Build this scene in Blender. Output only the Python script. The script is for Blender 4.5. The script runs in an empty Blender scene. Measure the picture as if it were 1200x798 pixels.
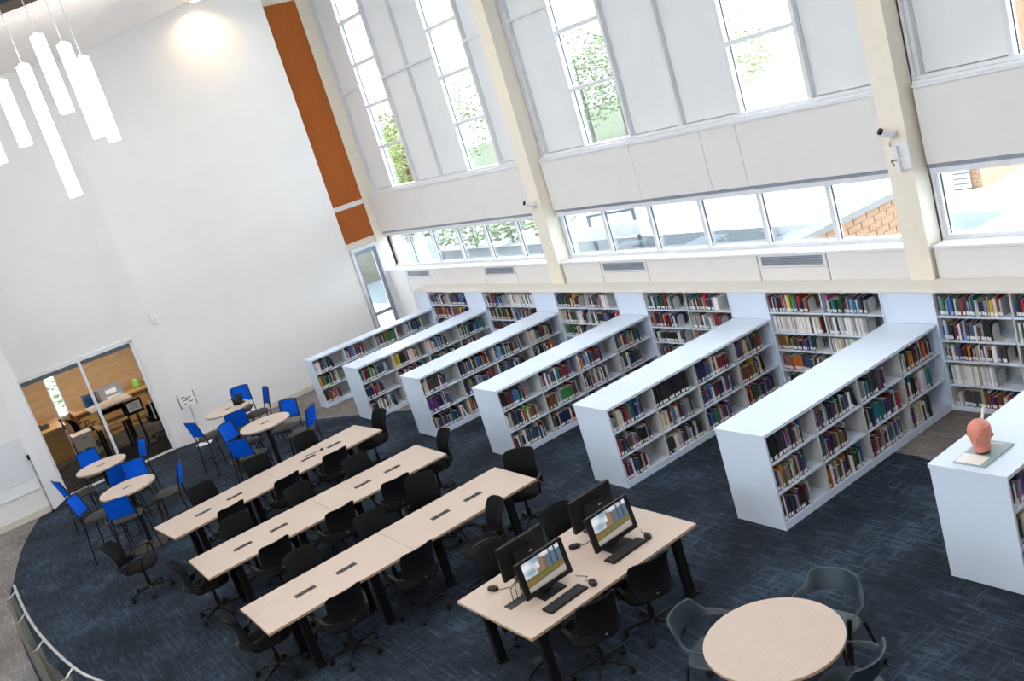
import bpy, math, random
from mathutils import Vector, Matrix
random.seed(7)
PI = math.pi
sc = bpy.context.scene
col = sc.collection

# ------------------------------------------------------------------ camera
cam_d = bpy.data.cameras.new('camera')
cam_d.sensor_width = 36.0
cam_d.lens = 36.0 * 1111.151 / 1200.0
cam_d.clip_start = 0.05
cam_d.clip_end = 500
cam = bpy.data.objects.new('camera', cam_d)
col.objects.link(cam)
CR = Vector((0.5449465, 0.78657553, -0.29040016))
CU = Vector((-0.04310758, 0.37216977, 0.92716309))
CF = Vector((-0.83736196, 0.49273583, -0.23671998))
CAM = Vector((0.0, 0.0, 4.4613))
cam.matrix_world = Matrix(((CR.x, CU.x, -CF.x, CAM.x), (CR.y, CU.y, -CF.y, CAM.y),
                           (CR.z, CU.z, -CF.z, CAM.z), (0, 0, 0, 1)))
sc.camera = cam

# ------------------------------------------------------------------ world, exposure
W = bpy.data.worlds.new('overcast_sky')
sc.world = W
W.use_nodes = True
bg = W.node_tree.nodes['Background']
bg.inputs['Color'].default_value = (0.83, 0.915, 1.0, 1)
bg.inputs['Strength'].default_value = 9.5
sc.view_settings.view_transform = 'Standard'
sc.view_settings.look = 'None'
sc.view_settings.gamma = 1.0
sc.view_settings.use_curve_mapping = False
sc.view_settings.exposure = 0.07

LIGHT_CEIL = 55.0      # each added ceiling downlight
LIGHT_WASH = 110.0      # warm wall washer
PEND_EMIT = 18.0

# ------------------------------------------------------------------ materials
MATS = {}
def mat(name, color, rough=0.6, metal=0.0, var=0.06, scale=8.0, emit=None, estr=0.0, spec=0.5, bump=0.0, stretch=None):
    if name in MATS: return MATS[name]
    m = bpy.data.materials.new(name); m.use_nodes = True
    nt = m.node_tree; b = nt.nodes['Principled BSDF']
    b.inputs['Roughness'].default_value = rough
    b.inputs['Metallic'].default_value = metal
    b.inputs['Specular IOR Level'].default_value = spec
    tc = nt.nodes.new('ShaderNodeTexCoord')
    mp = nt.nodes.new('ShaderNodeMapping')
    if stretch: mp.inputs['Scale'].default_value = stretch
    nt.links.new(tc.outputs['Object'], mp.inputs['Vector'])
    no = nt.nodes.new('ShaderNodeTexNoise'); no.inputs['Scale'].default_value = scale
    no.inputs['Detail'].default_value = 4
    nt.links.new(mp.outputs['Vector'], no.inputs['Vector'])
    cr = nt.nodes.new('ShaderNodeValToRGB')
    c = color
    cr.color_ramp.elements[0].position = 0.3; cr.color_ramp.elements[1].position = 0.7
    cr.color_ramp.elements[0].color = (c[0]*(1-var), c[1]*(1-var), c[2]*(1-var), 1)
    cr.color_ramp.elements[1].color = (min(1, c[0]*(1+var)), min(1, c[1]*(1+var)), min(1, c[2]*(1+var)), 1)
    nt.links.new(no.outputs['Fac'], cr.inputs['Fac'])
    nt.links.new(cr.outputs['Color'], b.inputs['Base Color'])
    if bump:
        bp = nt.nodes.new('ShaderNodeBump'); bp.inputs['Strength'].default_value = bump
        bp.inputs['Distance'].default_value = 0.01
        nt.links.new(no.outputs['Fac'], bp.inputs['Height']); nt.links.new(bp.outputs['Normal'], b.inputs['Normal'])
    if emit:
        b.inputs['Emission Color'].default_value = (*emit, 1); b.inputs['Emission Strength'].default_value = estr
    MATS[name] = m
    return m

def glass_mat(name, tint=(1, 1, 1), rough=0.0, refl=1.0):
    m = bpy.data.materials.new(name); m.use_nodes = True
    nt = m.node_tree; nt.nodes.clear()
    out = nt.nodes.new('ShaderNodeOutputMaterial')
    tr = nt.nodes.new('ShaderNodeBsdfTransparent'); tr.inputs['Color'].default_value = (*tint, 1)
    gl = nt.nodes.new('ShaderNodeBsdfGlossy'); gl.inputs['Roughness'].default_value = rough
    fr = nt.nodes.new('ShaderNodeFresnel'); fr.inputs['IOR'].default_value = 1.45
    mu = nt.nodes.new('ShaderNodeMath'); mu.operation = 'MULTIPLY'; mu.inputs[1].default_value = refl
    nt.links.new(fr.outputs[0], mu.inputs[0])
    mx = nt.nodes.new('ShaderNodeMixShader')
    nt.links.new(mu.outputs[0], mx.inputs[0]); nt.links.new(tr.outputs[0], mx.inputs[1]); nt.links.new(gl.outputs[0], mx.inputs[2])
    nt.links.new(mx.outputs[0], out.inputs['Surface'])
    MATS[name] = m
    return m

def carpet_mat(name, dark, mid, light, sx=1.0):
    m = bpy.data.materials.new(name); m.use_nodes = True
    nt = m.node_tree; N = nt.nodes; L = nt.links; b = N['Principled BSDF']
    b.inputs['Roughness'].default_value = 0.95; b.inputs['Specular IOR Level'].default_value = 0.1
    tc = N.new('ShaderNodeTexCoord')
    def noise(scl, rot, s, det=3):
        mp = N.new('ShaderNodeMapping'); mp.inputs['Scale'].default_value = scl
        mp.inputs['Rotation'].default_value = (0, 0, rot)
        L.new(tc.outputs['Object'], mp.inputs['Vector'])
        n = N.new('ShaderNodeTexNoise'); n.inputs['Scale'].default_value = s; n.inputs['Detail'].default_value = det
        L.new(mp.outputs['Vector'], n.inputs['Vector']); return n
    n1 = noise((2.2, 20, 1), 0.06, 1.5, 5); n2 = noise((17, 2.6, 1), 0.05, 1.5, 5); n3 = noise((1, 1, 1), 0.3, 1.3, 5); n4 = noise((1, 1, 1), 0, 60, 3)
    mx = N.new('ShaderNodeMath'); mx.operation = 'MAXIMUM'
    mw = N.new('ShaderNodeMath'); mw.operation = 'MULTIPLY_ADD'; mw.inputs[1].default_value = 0.85; mw.inputs[2].default_value = 0.06
    L.new(n2.outputs['Fac'], mw.inputs[0])
    L.new(n1.outputs['Fac'], mx.inputs[0]); L.new(mw.outputs[0], mx.inputs[1])
    ad = N.new('ShaderNodeMath'); ad.operation = 'MULTIPLY_ADD'; ad.inputs[1].default_value = 0.7
    L.new(n3.outputs['Fac'], ad.inputs[0]); L.new(mx.outputs[0], ad.inputs[2])
    a2 = N.new('ShaderNodeMath'); a2.operation = 'MULTIPLY_ADD'; a2.inputs[1].default_value = 0.3
    L.new(n4.outputs['Fac'], a2.inputs[0]); L.new(ad.outputs[0], a2.inputs[2])
    cr = N.new('ShaderNodeValToRGB')
    e = cr.color_ramp.elements
    e[0].position = 0.82; e[0].color = (*dark, 1); e[1].position = 1.22; e[1].color = (*light, 1)
    # ramp works in 0..1: rescale
    rs = N.new('ShaderNodeMapRange'); rs.inputs['From Min'].default_value = 0.80; rs.inputs['From Max'].default_value = 1.32
    L.new(a2.outputs[0], rs.inputs['Value'])
    e[0].position = 0.15; e[1].position = 0.95
    k = cr.color_ramp.elements.new(0.5); k.color = (*mid, 1)
    L.new(rs.outputs[0], cr.inputs['Fac']); L.new(cr.outputs['Color'], b.inputs['Base Color'])
    MATS[name] = m
    return m

def attr_mat(name, rough=0.6):
    m = bpy.data.materials.new(name); m.use_nodes = True
    nt = m.node_tree; b = nt.nodes['Principled BSDF']; b.inputs['Roughness'].default_value = rough
    a = nt.nodes.new('ShaderNodeVertexColor'); a.layer_name = 'tint'
    nt.links.new(a.outputs['Color'], b.inputs['Base Color']); MATS[name] = m
    return m

def objcol_mat(name, rough=0.55):
    m = bpy.data.materials.new(name); m.use_nodes = True
    nt = m.node_tree; b = nt.nodes['Principled BSDF']; b.inputs['Roughness'].default_value = rough
    a = nt.nodes.new('ShaderNodeObjectInfo')
    nt.links.new(a.outputs['Color'], b.inputs['Base Color']); MATS[name] = m
    return m

wall_m = mat('wall_paint', (0.80, 0.785, 0.77), 0.75, var=0.015, scale=2)
cream_m = mat('cream_paint', (0.87, 0.81, 0.69), 0.5, var=0.02)
ceil_m = mat('ceiling_paint', (0.96, 0.90, 0.86), 0.8, var=0.015)
band_m = mat('band_panel', (0.78, 0.76, 0.75), 0.55, var=0.02, scale=3)
spandrel_m = mat('spandrel_panel', (0.79, 0.815, 0.835), 0.6, var=0.02, scale=2)
alu_m = mat('aluminium', (0.74, 0.765, 0.80), 0.5, metal=0.1, var=0.03)
alud_m = mat('dark_gasket', (0.10, 0.09, 0.09), 0.6)  # dark gasket lines beside the panes and infill panels
grille_m = mat('grille_grey', (0.33, 0.36, 0.42), 0.5, metal=0.3)
orange_m = mat('rust_felt', (0.42, 0.115, 0.018), 0.9, var=0.08, scale=14)
shelf_m = mat('white_laminate', (0.68, 0.775, 0.92), 0.4, var=0.012, scale=3)
shelfi_m = mat('grey_white_steel', (0.58, 0.585, 0.585), 0.5, var=0.02)
base_m = mat('baseboard_vinyl', (0.62, 0.58, 0.52), 0.6)
wood_m = mat('maple_laminate', (0.525, 0.425, 0.355), 0.45, var=0.045, scale=5, stretch=(14, 1.0, 1))
edge_m = mat('maple_edge', (0.42, 0.30, 0.19), 0.5, var=0.06, scale=9)
black_m = mat('black_steel', (0.007, 0.007, 0.008), 0.5, var=0.1, spec=0.25)
blackp_m = mat('black_plastic', (0.008, 0.0085, 0.0095), 0.5, var=0.1, spec=0.3)
mesh_m = mat('black_mesh', (0.0075, 0.008, 0.009), 0.9, var=0.25, scale=120, spec=0.12)
seat_m = mat('charcoal_fabric', (0.017, 0.0165, 0.016), 0.95, var=0.15, scale=90, spec=0.1)
backf_m = mat('slate_mesh', (0.022, 0.026, 0.03), 0.8, var=0.15, scale=100)
blue_m = mat('blue_mesh', (0.0, 0.085, 0.56), 0.75, var=0.12, scale=100, spec=0.1)
sseat_m = mat('dark_grey_vinyl', (0.045, 0.042, 0.038), 0.6, var=0.08, spec=0.3)
slate_m = mat('slate_plastic', (0.016, 0.032, 0.044), 0.45, var=0.04)
chrome_m = mat('brushed_steel', (0.62, 0.61, 0.58), 0.3, metal=0.9, var=0.04)
postm = mat('brass_grey_steel', (0.42, 0.40, 0.34), 0.4, metal=0.7, var=0.05)
white_m = mat('white_plastic', (0.80, 0.81, 0.83), 0.45, var=0.015)
paper_m = mat('white_paper', (0.85, 0.84, 0.83), 0.9, var=0.03, scale=30)
board_m = mat('whiteboard', (0.74, 0.75, 0.79), 0.25, var=0.01)
panelw_m = mat('office_panel', (0.60, 0.39, 0.21), 0.5, var=0.10, scale=4, stretch=(1, 0.7, 6))
desk_m = mat('office_oak', (0.50, 0.27, 0.10), 0.45, var=0.10, scale=5, stretch=(1, 1, 4))
dark_m = mat('charcoal_metal', (0.03, 0.03, 0.033), 0.5)
drum_m = mat('brown_fascia', (0.10, 0.075, 0.05), 0.6)
navy_m = mat('navy_ceiling', (0.012, 0.03, 0.06), 0.7)
bluebox_m = mat('blue_plastic', (0.01, 0.05, 0.16), 0.5)
green_m = mat('green_bag', (0.25, 0.55, 0.10), 0.6)
terra_m = mat('terracotta_clay', (0.66, 0.24, 0.17), 0.55, var=0.10, scale=25)
tray_m = mat('grey_green_board', (0.28, 0.38, 0.37), 0.4, var=0.05)
glow_m = mat('pendant_glow', (0.9, 0.9, 0.9), 0.5, emit=(1.0, 0.93, 0.86), estr=PEND_EMIT)
lens_m = mat('lamp_lens', (0.9, 0.9, 0.9), 0.5, emit=(1.0, 0.85, 0.62), estr=10.0)
lensw_m = mat('lamp_lens_white', (0.9, 0.9, 0.9), 0.5, emit=(1.0, 0.97, 0.93), estr=6.0)
brick_m = mat('tan_brick', (0.21, 0.115, 0.06), 0.85, var=0.18, scale=3)
mortar_m = mat('mortar', (0.22, 0.155, 0.10), 0.9)
conc_m = mat('pale_concrete', (0.62, 0.63, 0.64), 0.9, var=0.05, scale=1)
asph_m = mat('pale_asphalt', (0.080, 0.096, 0.104), 0.9, var=0.10, scale=0.6)
leaf_m = mat('leaf_green', (0.20, 0.29, 0.11), 0.8, var=0.35, scale=2.5)
leaf2_m = mat('leaf_yellow_green', (0.29, 0.36, 0.15), 0.8, var=0.4, scale=2.5)
bark_m = mat('bark', (0.10, 0.07, 0.05), 0.9)
grassm = mat('lawn', (0.12, 0.15, 0.075), 0.95, var=0.3, scale=1.5)
coping_m = mat('stone_coping', (0.13, 0.125, 0.12), 0.8)
carpaint_m = mat('pale_blue_car', (0.20, 0.27, 0.34), 0.25)
winglass_m = glass_mat('window_glass', (0.97, 0.99, 1.0), refl=0.7)
partglass_m = glass_mat('partition_glass', (0.93, 0.95, 0.95), refl=1.0)
railglass_m = glass_mat('rail_glass', (0.50, 0.52, 0.53), refl=1.0)
carpet_d = carpet_mat('navy_carpet', (0.016, 0.0195, 0.027), (0.026, 0.037, 0.053), (0.060, 0.092, 0.135))
carpet_g = carpet_mat('taupe_carpet', (0.14, 0.125, 0.115), (0.20, 0.185, 0.175), (0.30, 0.285, 0.27))
carpet_o = carpet_mat('brown_office_carpet', (0.025, 0.022, 0.02), (0.05, 0.045, 0.04), (0.09, 0.08, 0.075))
bookstuff_m = attr_mat('book_covers_mixed')
book_m = objcol_mat('book_cover')
page_m = mat('book_pages', (0.72, 0.68, 0.60), 0.9, var=0.04)
label_m = mat('spine_sticker', (0.85, 0.86, 0.88), 0.7, var=0.01)

# ------------------------------------------------------------------ mesh helpers
class MB:
    def __init__(s): s.v = []; s.f = []; s.m = []
    def add(s, vs, fs, mi=0):
        o = len(s.v); s.v += [tuple(p) for p in vs]
        s.f += [tuple(i + o for i in f) for f in fs]; s.m += [mi] * len(fs)
        return s
    def box(s, x0, x1, y0, y1, z0, z1, mi=0):
        return s.add([(x0, y0, z0), (x1, y0, z0), (x1, y1, z0), (x0, y1, z0), (x0, y0, z1), (x1, y0, z1), (x1, y1, z1), (x0, y1, z1)],
                     [(0, 3, 2, 1), (4, 5, 6, 7), (0, 1, 5, 4), (1, 2, 6, 5), (2, 3, 7, 6), (3, 0, 4, 7)], mi)
    def cbox(s, cx, cy, cz, sx, sy, sz, mi=0, rot=None):
        h = [(-.5, -.5, -.5), (.5, -.5, -.5), (.5, .5, -.5), (-.5, .5, -.5), (-.5, -.5, .5), (.5, -.5, .5), (.5, .5, .5), (-.5, .5, .5)]
        vs = []
        for p in h:
            q = Vector((p[0]*sx, p[1]*sy, p[2]*sz))
            if rot is not None: q = rot @ q
            vs.append((q.x+cx, q.y+cy, q.z+cz))
        return s.add(vs, [(0, 3, 2, 1), (4, 5, 6, 7), (0, 1, 5, 4), (1, 2, 6, 5), (2, 3, 7, 6), (3, 0, 4, 7)], mi)
    def tube(s, pts, r, n=8, mi=0, flat=None, cap=True):
        """swept tube through pts; r scalar or list; flat=(a,b) gives a rectangular-ish section scale"""
        pts = [Vector(p) for p in pts]; k = len(pts)
        rs = r if isinstance(r, (list, tuple)) else [r]*k
        o = len(s.v); up0 = Vector((0, 0, 1))
        for i, p in enumerate(pts):
            t = (pts[min(i+1, k-1)] - pts[max(i-1, 0)]).normalized()
            up = up0 if abs(t.dot(up0)) < 0.95 else Vector((0, 1, 0))
            a = t.cross(up).normalized(); b = a.cross(t).normalized()
            for j in range(n):
                an = 2*PI*j/n + PI/n
                fa, fb = flat if flat else (1, 1)
                s.v.append(tuple(p + a*math.cos(an)*rs[i]*fa + b*math.sin(an)*rs[i]*fb))
        for i in range(k-1):
            for j in range(n):
                j2 = (j+1) % n
                s.f.append((o+i*n+j, o+i*n+j2, o+(i+1)*n+j2, o+(i+1)*n+j)); s.m.append(mi)
        if cap:
            s.f.append(tuple(o+j for j in reversed(range(n)))); s.m.append(mi)
            s.f.append(tuple(o+(k-1)*n+j for j in range(n))); s.m.append(mi)
        return s
    def lathe(s, prof, cx=0, cy=0, n=24, mi=0):
        """prof: list of (r,z) from bottom to top; closed with caps"""
        o = len(s.v)
        for (r, z) in prof:
            for j in range(n):
                a = 2*PI*j/n; s.v.append((cx+r*math.cos(a), cy+r*math.sin(a), z))
        k = len(prof)
        for i in range(k-1):
            for j in range(n):
                j2 = (j+1) % n
                s.f.append((o+i*n+j, o+i*n+j2, o+(i+1)*n+j2, o+(i+1)*n+j)); s.m.append(mi)
        s.f.append(tuple(o+j for j in reversed(range(n)))); s.m.append(mi)
        s.f.append(tuple(o+(k-1)*n+j for j in range(n))); s.m.append(mi)
        return s
    def grid(s, fn, nu, nv, mi=0, flip=False):
        o = len(s.v)
        for i in range(nu+1):
            for j in range(nv+1): s.v.append(tuple(fn(i/nu, j/nv)))
        for i in range(nu):
            for j in range(nv):
                a = o+i*(nv+1)+j; q = (a, a+nv+1, a+nv+2, a+1)
                s.f.append(tuple(reversed(q)) if flip else q); s.m.append(mi)
        return s
    def slab(s, fn, nrm, th, nu, nv, mi=0):
        """curved plate: front grid fn(u,v), back offset by -th*nrm(u,v), rim closed"""
        o = len(s.v); K = (nu+1)*(nv+1)
        for side in (0, 1):
            for i in range(nu+1):
                for j in range(nv+1):
                    p = Vector(fn(i/nu, j/nv))
                    if side: p = p - Vector(nrm(i/nu, j/nv))*th
                    s.v.append(tuple(p))
        ix = lambda i, j, sd: o + sd*K + i*(nv+1) + j
        for i in range(nu):
            for j in range(nv):
                s.f.append((ix(i, j, 0), ix(i+1, j, 0), ix(i+1, j+1, 0), ix(i, j+1, 0))); s.m.append(mi)
                s.f.append((ix(i, j, 1), ix(i, j+1, 1), ix(i+1, j+1, 1), ix(i+1, j, 1))); s.m.append(mi)
        for i in range(nu):
            s.f.append((ix(i, 0, 0), ix(i, 0, 1), ix(i+1, 0, 1), ix(i+1, 0, 0))); s.m.append(mi)
            s.f.append((ix(i, nv, 0), ix(i+1, nv, 0), ix(i+1, nv, 1), ix(i, nv, 1))); s.m.append(mi)
        for j in range(nv):
            s.f.append((ix(0, j, 0), ix(0, j+1, 0), ix(0, j+1, 1), ix(0, j, 1))); s.m.append(mi)
            s.f.append((ix(nu, j, 0), ix(nu, j, 1), ix(nu, j+1, 1), ix(nu, j+1, 0))); s.m.append(mi)
        return s
    def prism(s, poly, z0, z1, mi=0):
        n = len(poly)
        vs = [(p[0], p[1], z0) for p in poly] + [(p[0], p[1], z1) for p in poly]
        fs = [tuple(reversed(range(n))), tuple(range(n, 2*n))] + [(i, (i+1) % n, n+(i+1) % n, n+i) for i in range(n)]
        return s.add(vs, fs, mi)
    def cushion(s, cx, cy, cz, w, d, h, e=3.5, nu=20, nv=8, mi=0, dome=0.0):
        """rounded pad, superellipse outline"""
        prof = [(0.80, -0.5), (0.95, -0.38), (1.0, 0.0), (0.96, 0.32), (0.84, 0.5)]
        o = len(s.v)
        def se(a):
            c, q = math.cos(a), math.sin(a)
            return (abs(c)**(2/e)*(1 if c >= 0 else -1), abs(q)**(2/e)*(1 if q >= 0 else -1))
        for k, (r, z) in enumerate(prof):
            for j in range(nu):
                x, y = se(2*PI*j/nu); s.v.append((cx+x*w/2*r, cy+y*d/2*r, cz+z*h))
        for i in range(len(prof)-1):
            for j in range(nu):
                j2 = (j+1) % nu
                s.f.append((o+i*nu+j, o+i*nu+j2, o+(i+1)*nu+j2, o+(i+1)*nu+j)); s.m.append(mi)
        t = len(s.v); s.v.append((cx, cy, cz+h*0.5+dome)); l = o+(len(prof)-1)*nu
        for j in range(nu): s.f.append((l+j, l+(j+1) % nu, t)); s.m.append(mi)
        s.f.append(tuple(o+j for j in reversed(range(nu)))); s.m.append(mi)
        return s
    def mesh(s, name, mats, smooth=False):
        me = bpy.data.meshes.new(name); me.from_pydata(s.v, [], s.f)
        if not isinstance(mats, (list, tuple)): mats = [mats]
        for m in mats: me.materials.append(m)
        if len(mats) > 1: me.polygons.foreach_set('material_index', s.m)
        if smooth:
            me.polygons.foreach_set('use_smooth', [True]*len(s.f))
            try: me.set_sharp_from_angle(angle=math.radians(42))
            except Exception: pass
        me.update()
        return me
    def obj(s, name, mats, parent=None, smooth=False):
        return link(name, s.mesh(name, mats, smooth), parent)

def link(name, data, parent=None, loc=None, rz=None):
    o = bpy.data.objects.new(name, data); col.objects.link(o)
    if parent is not None: o.parent = parent
    if loc is not None: o.location = loc
    if rz is not None: o.rotation_euler = (0, 0, rz)
    return o
def tag(o, label, cat, group=None):
    o['label'] = label; o['category'] = cat
    if group: o['group'] = group
    return o
def thing(name, label, cat, loc=(0, 0, 0), rz=0.0, group=None):
    return tag(link(name, None, None, loc, rz), label, cat, group)
def struct(o, label=None):
    o['kind'] = 'structure'
    if label: o['label'] = label
    return o
def copy_tree(o, parent=None):
    c = o.copy(); col.objects.link(c); c.parent = parent
    for ch in [k for k in o.children]: copy_tree(ch, c)
    return c
def place(proto, used, loc, rz, label, group=None):
    o = proto if not used[0] else copy_tree(proto)
    used[0] = True
    o.location = loc; o.rotation_euler = (0, 0, rz); o['label'] = label
    if group: o['group'] = group
    return o
def bevel(o, w, seg=2):
    m = o.modifiers.new('soft_edges', 'BEVEL'); m.width = w; m.segments = seg; m.limit_method = 'ANGLE'
    return o

# ================================================================== THE SETTING
XW = -18.90          # white side wall
YG = 9.15            # upper glazing plane
XR, YB = 6.0, -9.0   # walls behind the camera

# ---- floors
fl = MB().box(-25, XR, YB, 9.6, -0.30, -0.02).obj('floor', carpet_g); struct(fl)
def spline(pts, n=8):
    out = []
    for i in range(len(pts)-1):
        p0 = Vector(pts[max(i-1, 0)]); p1 = Vector(pts[i]); p2 = Vector(pts[i+1]); p3 = Vector(pts[min(i+2, len(pts)-1)])
        for k in range(n):
            t = k/n
            out.append(0.5*((2*p1)+(-p0+p2)*t+(2*p0-5*p1+4*p2-p3)*t*t+(-p0+3*p1-3*p2+p3)*t**3))
    out.append(Vector(pts[-1])); return out
low = spline([(-18.57, 0.60), (-18.29, 0.45), (-17.08, 0.085), (-15.62, -0.195), (-14.7, -0.33), (-12.25, -0.37), (-10.0, -0.25), (-8.2, 0.0), (-6.0, 0.6), (-4.0, 1.3), (-1.0, 2.6)])
upp = spline([(-1.0, 6.2), (-3.0, 7.0), (-5.5, 7.34), (-5.85, 7.37), (-9.0, 7.42), (-12.0, 7.0), (-14.49, 6.214), (-16.34, 5.394), (-16.59, 5.288), (-17.6, 4.75), (-18.3, 4.2), (-18.9, 3.62)])
poly = [(p.x, p.y) for p in low] + [(p.x, p.y) for p in upp] + [(-19.08, 3.15), (-19.08, 1.12)]
def flat_poly(poly, z, name, m):
    import mathutils.geometry as g
    tris = g.tessellate_polygon([[Vector((p[0], p[1], 0)) for p in poly]])
    b = MB(); b.add([(p[0], p[1], z) for p in poly], [tuple(t) for t in tris])
    return b.obj(name, m)
navy = flat_poly(poly, 0.004, 'floor_navy_carpet', carpet_d); struct(navy)
for p in navy.data.polygons:
    if p.normal.z < 0: p.flip()
grey = MB().box(-18.57, XR, YB, 9.6, -0.02, 0.0).box(-19.32, -18.57, 3.15, 9.6, -0.02, 0.0).box(-19.32, -18.57, YB, 1.0, -0.02, 0.0).obj('floor_taupe_carpet', carpet_g); struct(grey)
offl = MB().box(-24.2, -18.57, 1.0, 4.6, -0.02, 0.002).obj('floor_office', carpet_o); struct(offl)

# ---- white side wall (wall_left) with slanted recess over the glass partition
wl = MB()
wl.box(-19.28, XW, 3.58, 7.91, 0, 9.2)
wl_o = wl.obj('wall_left', wall_m); struct(wl_o)
# whiteboard wall stretch
wb = MB().box(-18.9, -18.57, YB, 0.79, 0, 7.6).obj('wall_whiteboard', wall_m); struct(wb)
# recess: splayed reveals and a wall above the glass that leans out to meet the ceiling
GX, GT = -19.08, 2.33
rec = MB()
zt = 7.6
rec.add([(-18.57, 0.79, 0), (-18.57, 0.79, GT), (GX, 1.14, GT), (GX, 1.10, 0)], [(0, 3, 2, 1)])
rec.add([(-18.57, 0.79, GT), (-18.57, 0.79, zt), (-18.62, 0.83, zt), (GX, 1.14, GT)], [(0, 3, 2), (0, 2, 1)])
rec.add([(XW, 3.58, 0), (XW, 3.58, zt), (XW-0.01, 3.56, zt), (GX, 3.18, GT), (GX, 3.16, 0)],
        [(0, 1, 2, 3, 4)])
# leaning wall above the glass
rec.add([(GX, 1.14, GT), (GX, 3.18, GT), (XW-0.01, 3.56, zt), (-18.62, 0.83, zt)], [(0, 1, 2, 3)])
rec.add([(GX, 1.14, GT), (GX, 3.18, GT), (GX-0.25, 3.18, GT), (GX-0.25, 1.14, GT)], [(0, 3, 2, 1)])
rec_o = rec.obj('wall_recess', wall_m); struct(rec_o)
bb = MB().box(XW, XW+0.015, 3.58, 7.91, 0, 0.10).obj('baseboard_left', base_m); struct(bb)
bb = MB().box(-18.57, -18.552, YB, 0.79, 0, 0.12).obj('baseboard_whiteboard', base_m); struct(bb)

# end recess beyond the white wall: rust panels and a glazed door
er = MB()
er.box(-19.62, -19.30, 7.0, 8.12, 0, 9.2)
er.box(-19.62, -19.30, 8.12, 8.78, 2.40, 9.2)
er.box(-19.62, -19.30, 8.78, 9.4, 0, 9.2)
er_o = er.obj('wall_end', cream_m); struct(er_o)
for z0, z1 in ((2.56, 3.28), (3.385, 7.67)):
    o = MB().box(-19.30, -19.27, 7.93, 8.79, z0, z1).obj('wall_panel', orange_m, er_o)
    o['label'] = 'rust orange felt wall panel'
MB().box(-19.30, -19.262, 7.92, 8.79, 3.28, 3.385).obj('trim_1', wall_m, er_o)
dr = MB().box(-19.36, -19.22, 8.70, 8.80, 0, 2.42).box(-19.36, -19.22, 8.10, 8.16, 0, 2.42).box(-19.36, -19.22, 8.16, 8.70, 2.34, 2.42)
door = dr.obj('door_1', alu_m); struct(door)
MB().box(-19.33, -19.28, 8.62, 8.70, 0, 2.34).box(-19.33, -19.28, 8.16, 8.22, 0, 2.34).box(-19.33, -19.28, 8.22, 8.62, 0, 0.25).box(-19.33, -19.28, 8.22, 8.62, 0.85, 0.93).box(-19.33, -19.28, 8.22, 8.62, 2.25, 2.34).obj('door_frame', grille_m, door)
MB().box(-19.31, -19.30, 8.22, 8.62, 0.25, 2.25).obj('pane', winglass_m, door)
MB().box(-19.27, -19.24, 8.58, 8.61, 0.95, 1.25).obj('door_handle', chrome_m, door)

# ---- ceiling: flat, then rising toward the windows, with a round opening
CX, CY, CRAD = -12.70, 0.86, 2.80
cb = MB(); n = 72
ring = [(CX+CRAD*math.cos(2*PI*j/n), CY+CRAD*math.sin(2*PI*j/n), 7.43) for j in range(n)]
def rect_hit(a):
    dx, dy = math.cos(a), math.sin(a)
    ts = []
    if dx > 0: ts.append((-4.0-CX)/dx)
    if dx < 0: ts.append((-19.7-CX)/dx)
    if dy > 0: ts.append((3.95-CY)/dy)
    if dy < 0: ts.append((YB-CY)/dy)
    t = min(ts); return (CX+dx*t, CY+dy*t, 7.43)
outr = [rect_hit(2*PI*j/n) for j in range(n)]
cb.add(ring+outr, [(j, (j+1) % n, n+(j+1) % n, n+j) for j in range(n)])
for (cx_, cy_) in ((-4.0, 3.95), (-19.7, 3.95), (-19.7, YB), (-4.0, YB)):
    j = min(range(n), key=lambda q: 0 if (math.atan2(cy_-CY, cx_-CX) % (2*PI)) >= 2*PI*q/n and (math.atan2(cy_-CY, cx_-CX) % (2*PI)) < 2*PI*(q+1)/n else 1)
    cb.add([outr[j], outr[(j+1) % n], (cx_, cy_, 7.43)], [(0, 1, 2)])
cb.add([(-4.0, YB, 7.43), (XR, YB, 7.43), (XR, 3.95, 7.43), (-4.0, 3.95, 7.43)], [(0, 3, 2, 1)])
cb.add([(-19.7, 3.95, 7.43), (XR, 3.95, 7.43), (XR, 9.4, 8.62), (-19.7, 9.4, 8.62)], [(0, 3, 2, 1)])
ceil = cb.obj('ceiling', ceil_m); struct(ceil)
dz = MB()
for z0, z1, mi in ((7.43, 7.57, 0), (7.57, 7.69, 1), (7.69, 8.9, 2)):
    a = [(CX+CRAD*math.cos(2*PI*j/n), CY+CRAD*math.sin(2*PI*j/n), z0) for j in range(n)]
    b = [(p[0], p[1], z1) for p in a]
    dz.add(a+b, [(j, n+j, n+(j+1) % n, (j+1) % n) for j in range(n)], mi)
dz.add([(CX+CRAD*math.cos(2*PI*j/n), CY+CRAD*math.sin(2*PI*j/n), 8.9) for j in range(n)], [tuple(reversed(range(n)))], 2)
o = dz.obj('ceiling_drum', [ceil_m, drum_m, navy_m], ceil); o['label'] = 'dark navy recess above the round ceiling opening'

# roof slab keeps daylight out above the ceiling
rs = MB().box(-20.2, XR+0.3, YB-0.3, 9.5, 9.25, 9.5).obj('roof', conc_m); struct(rs)
# walls behind the camera
o = MB().box(XR, XR+0.3, YB, 9.6, -0.3, 9.3).obj('wall_right', wall_m); struct(o)
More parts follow.
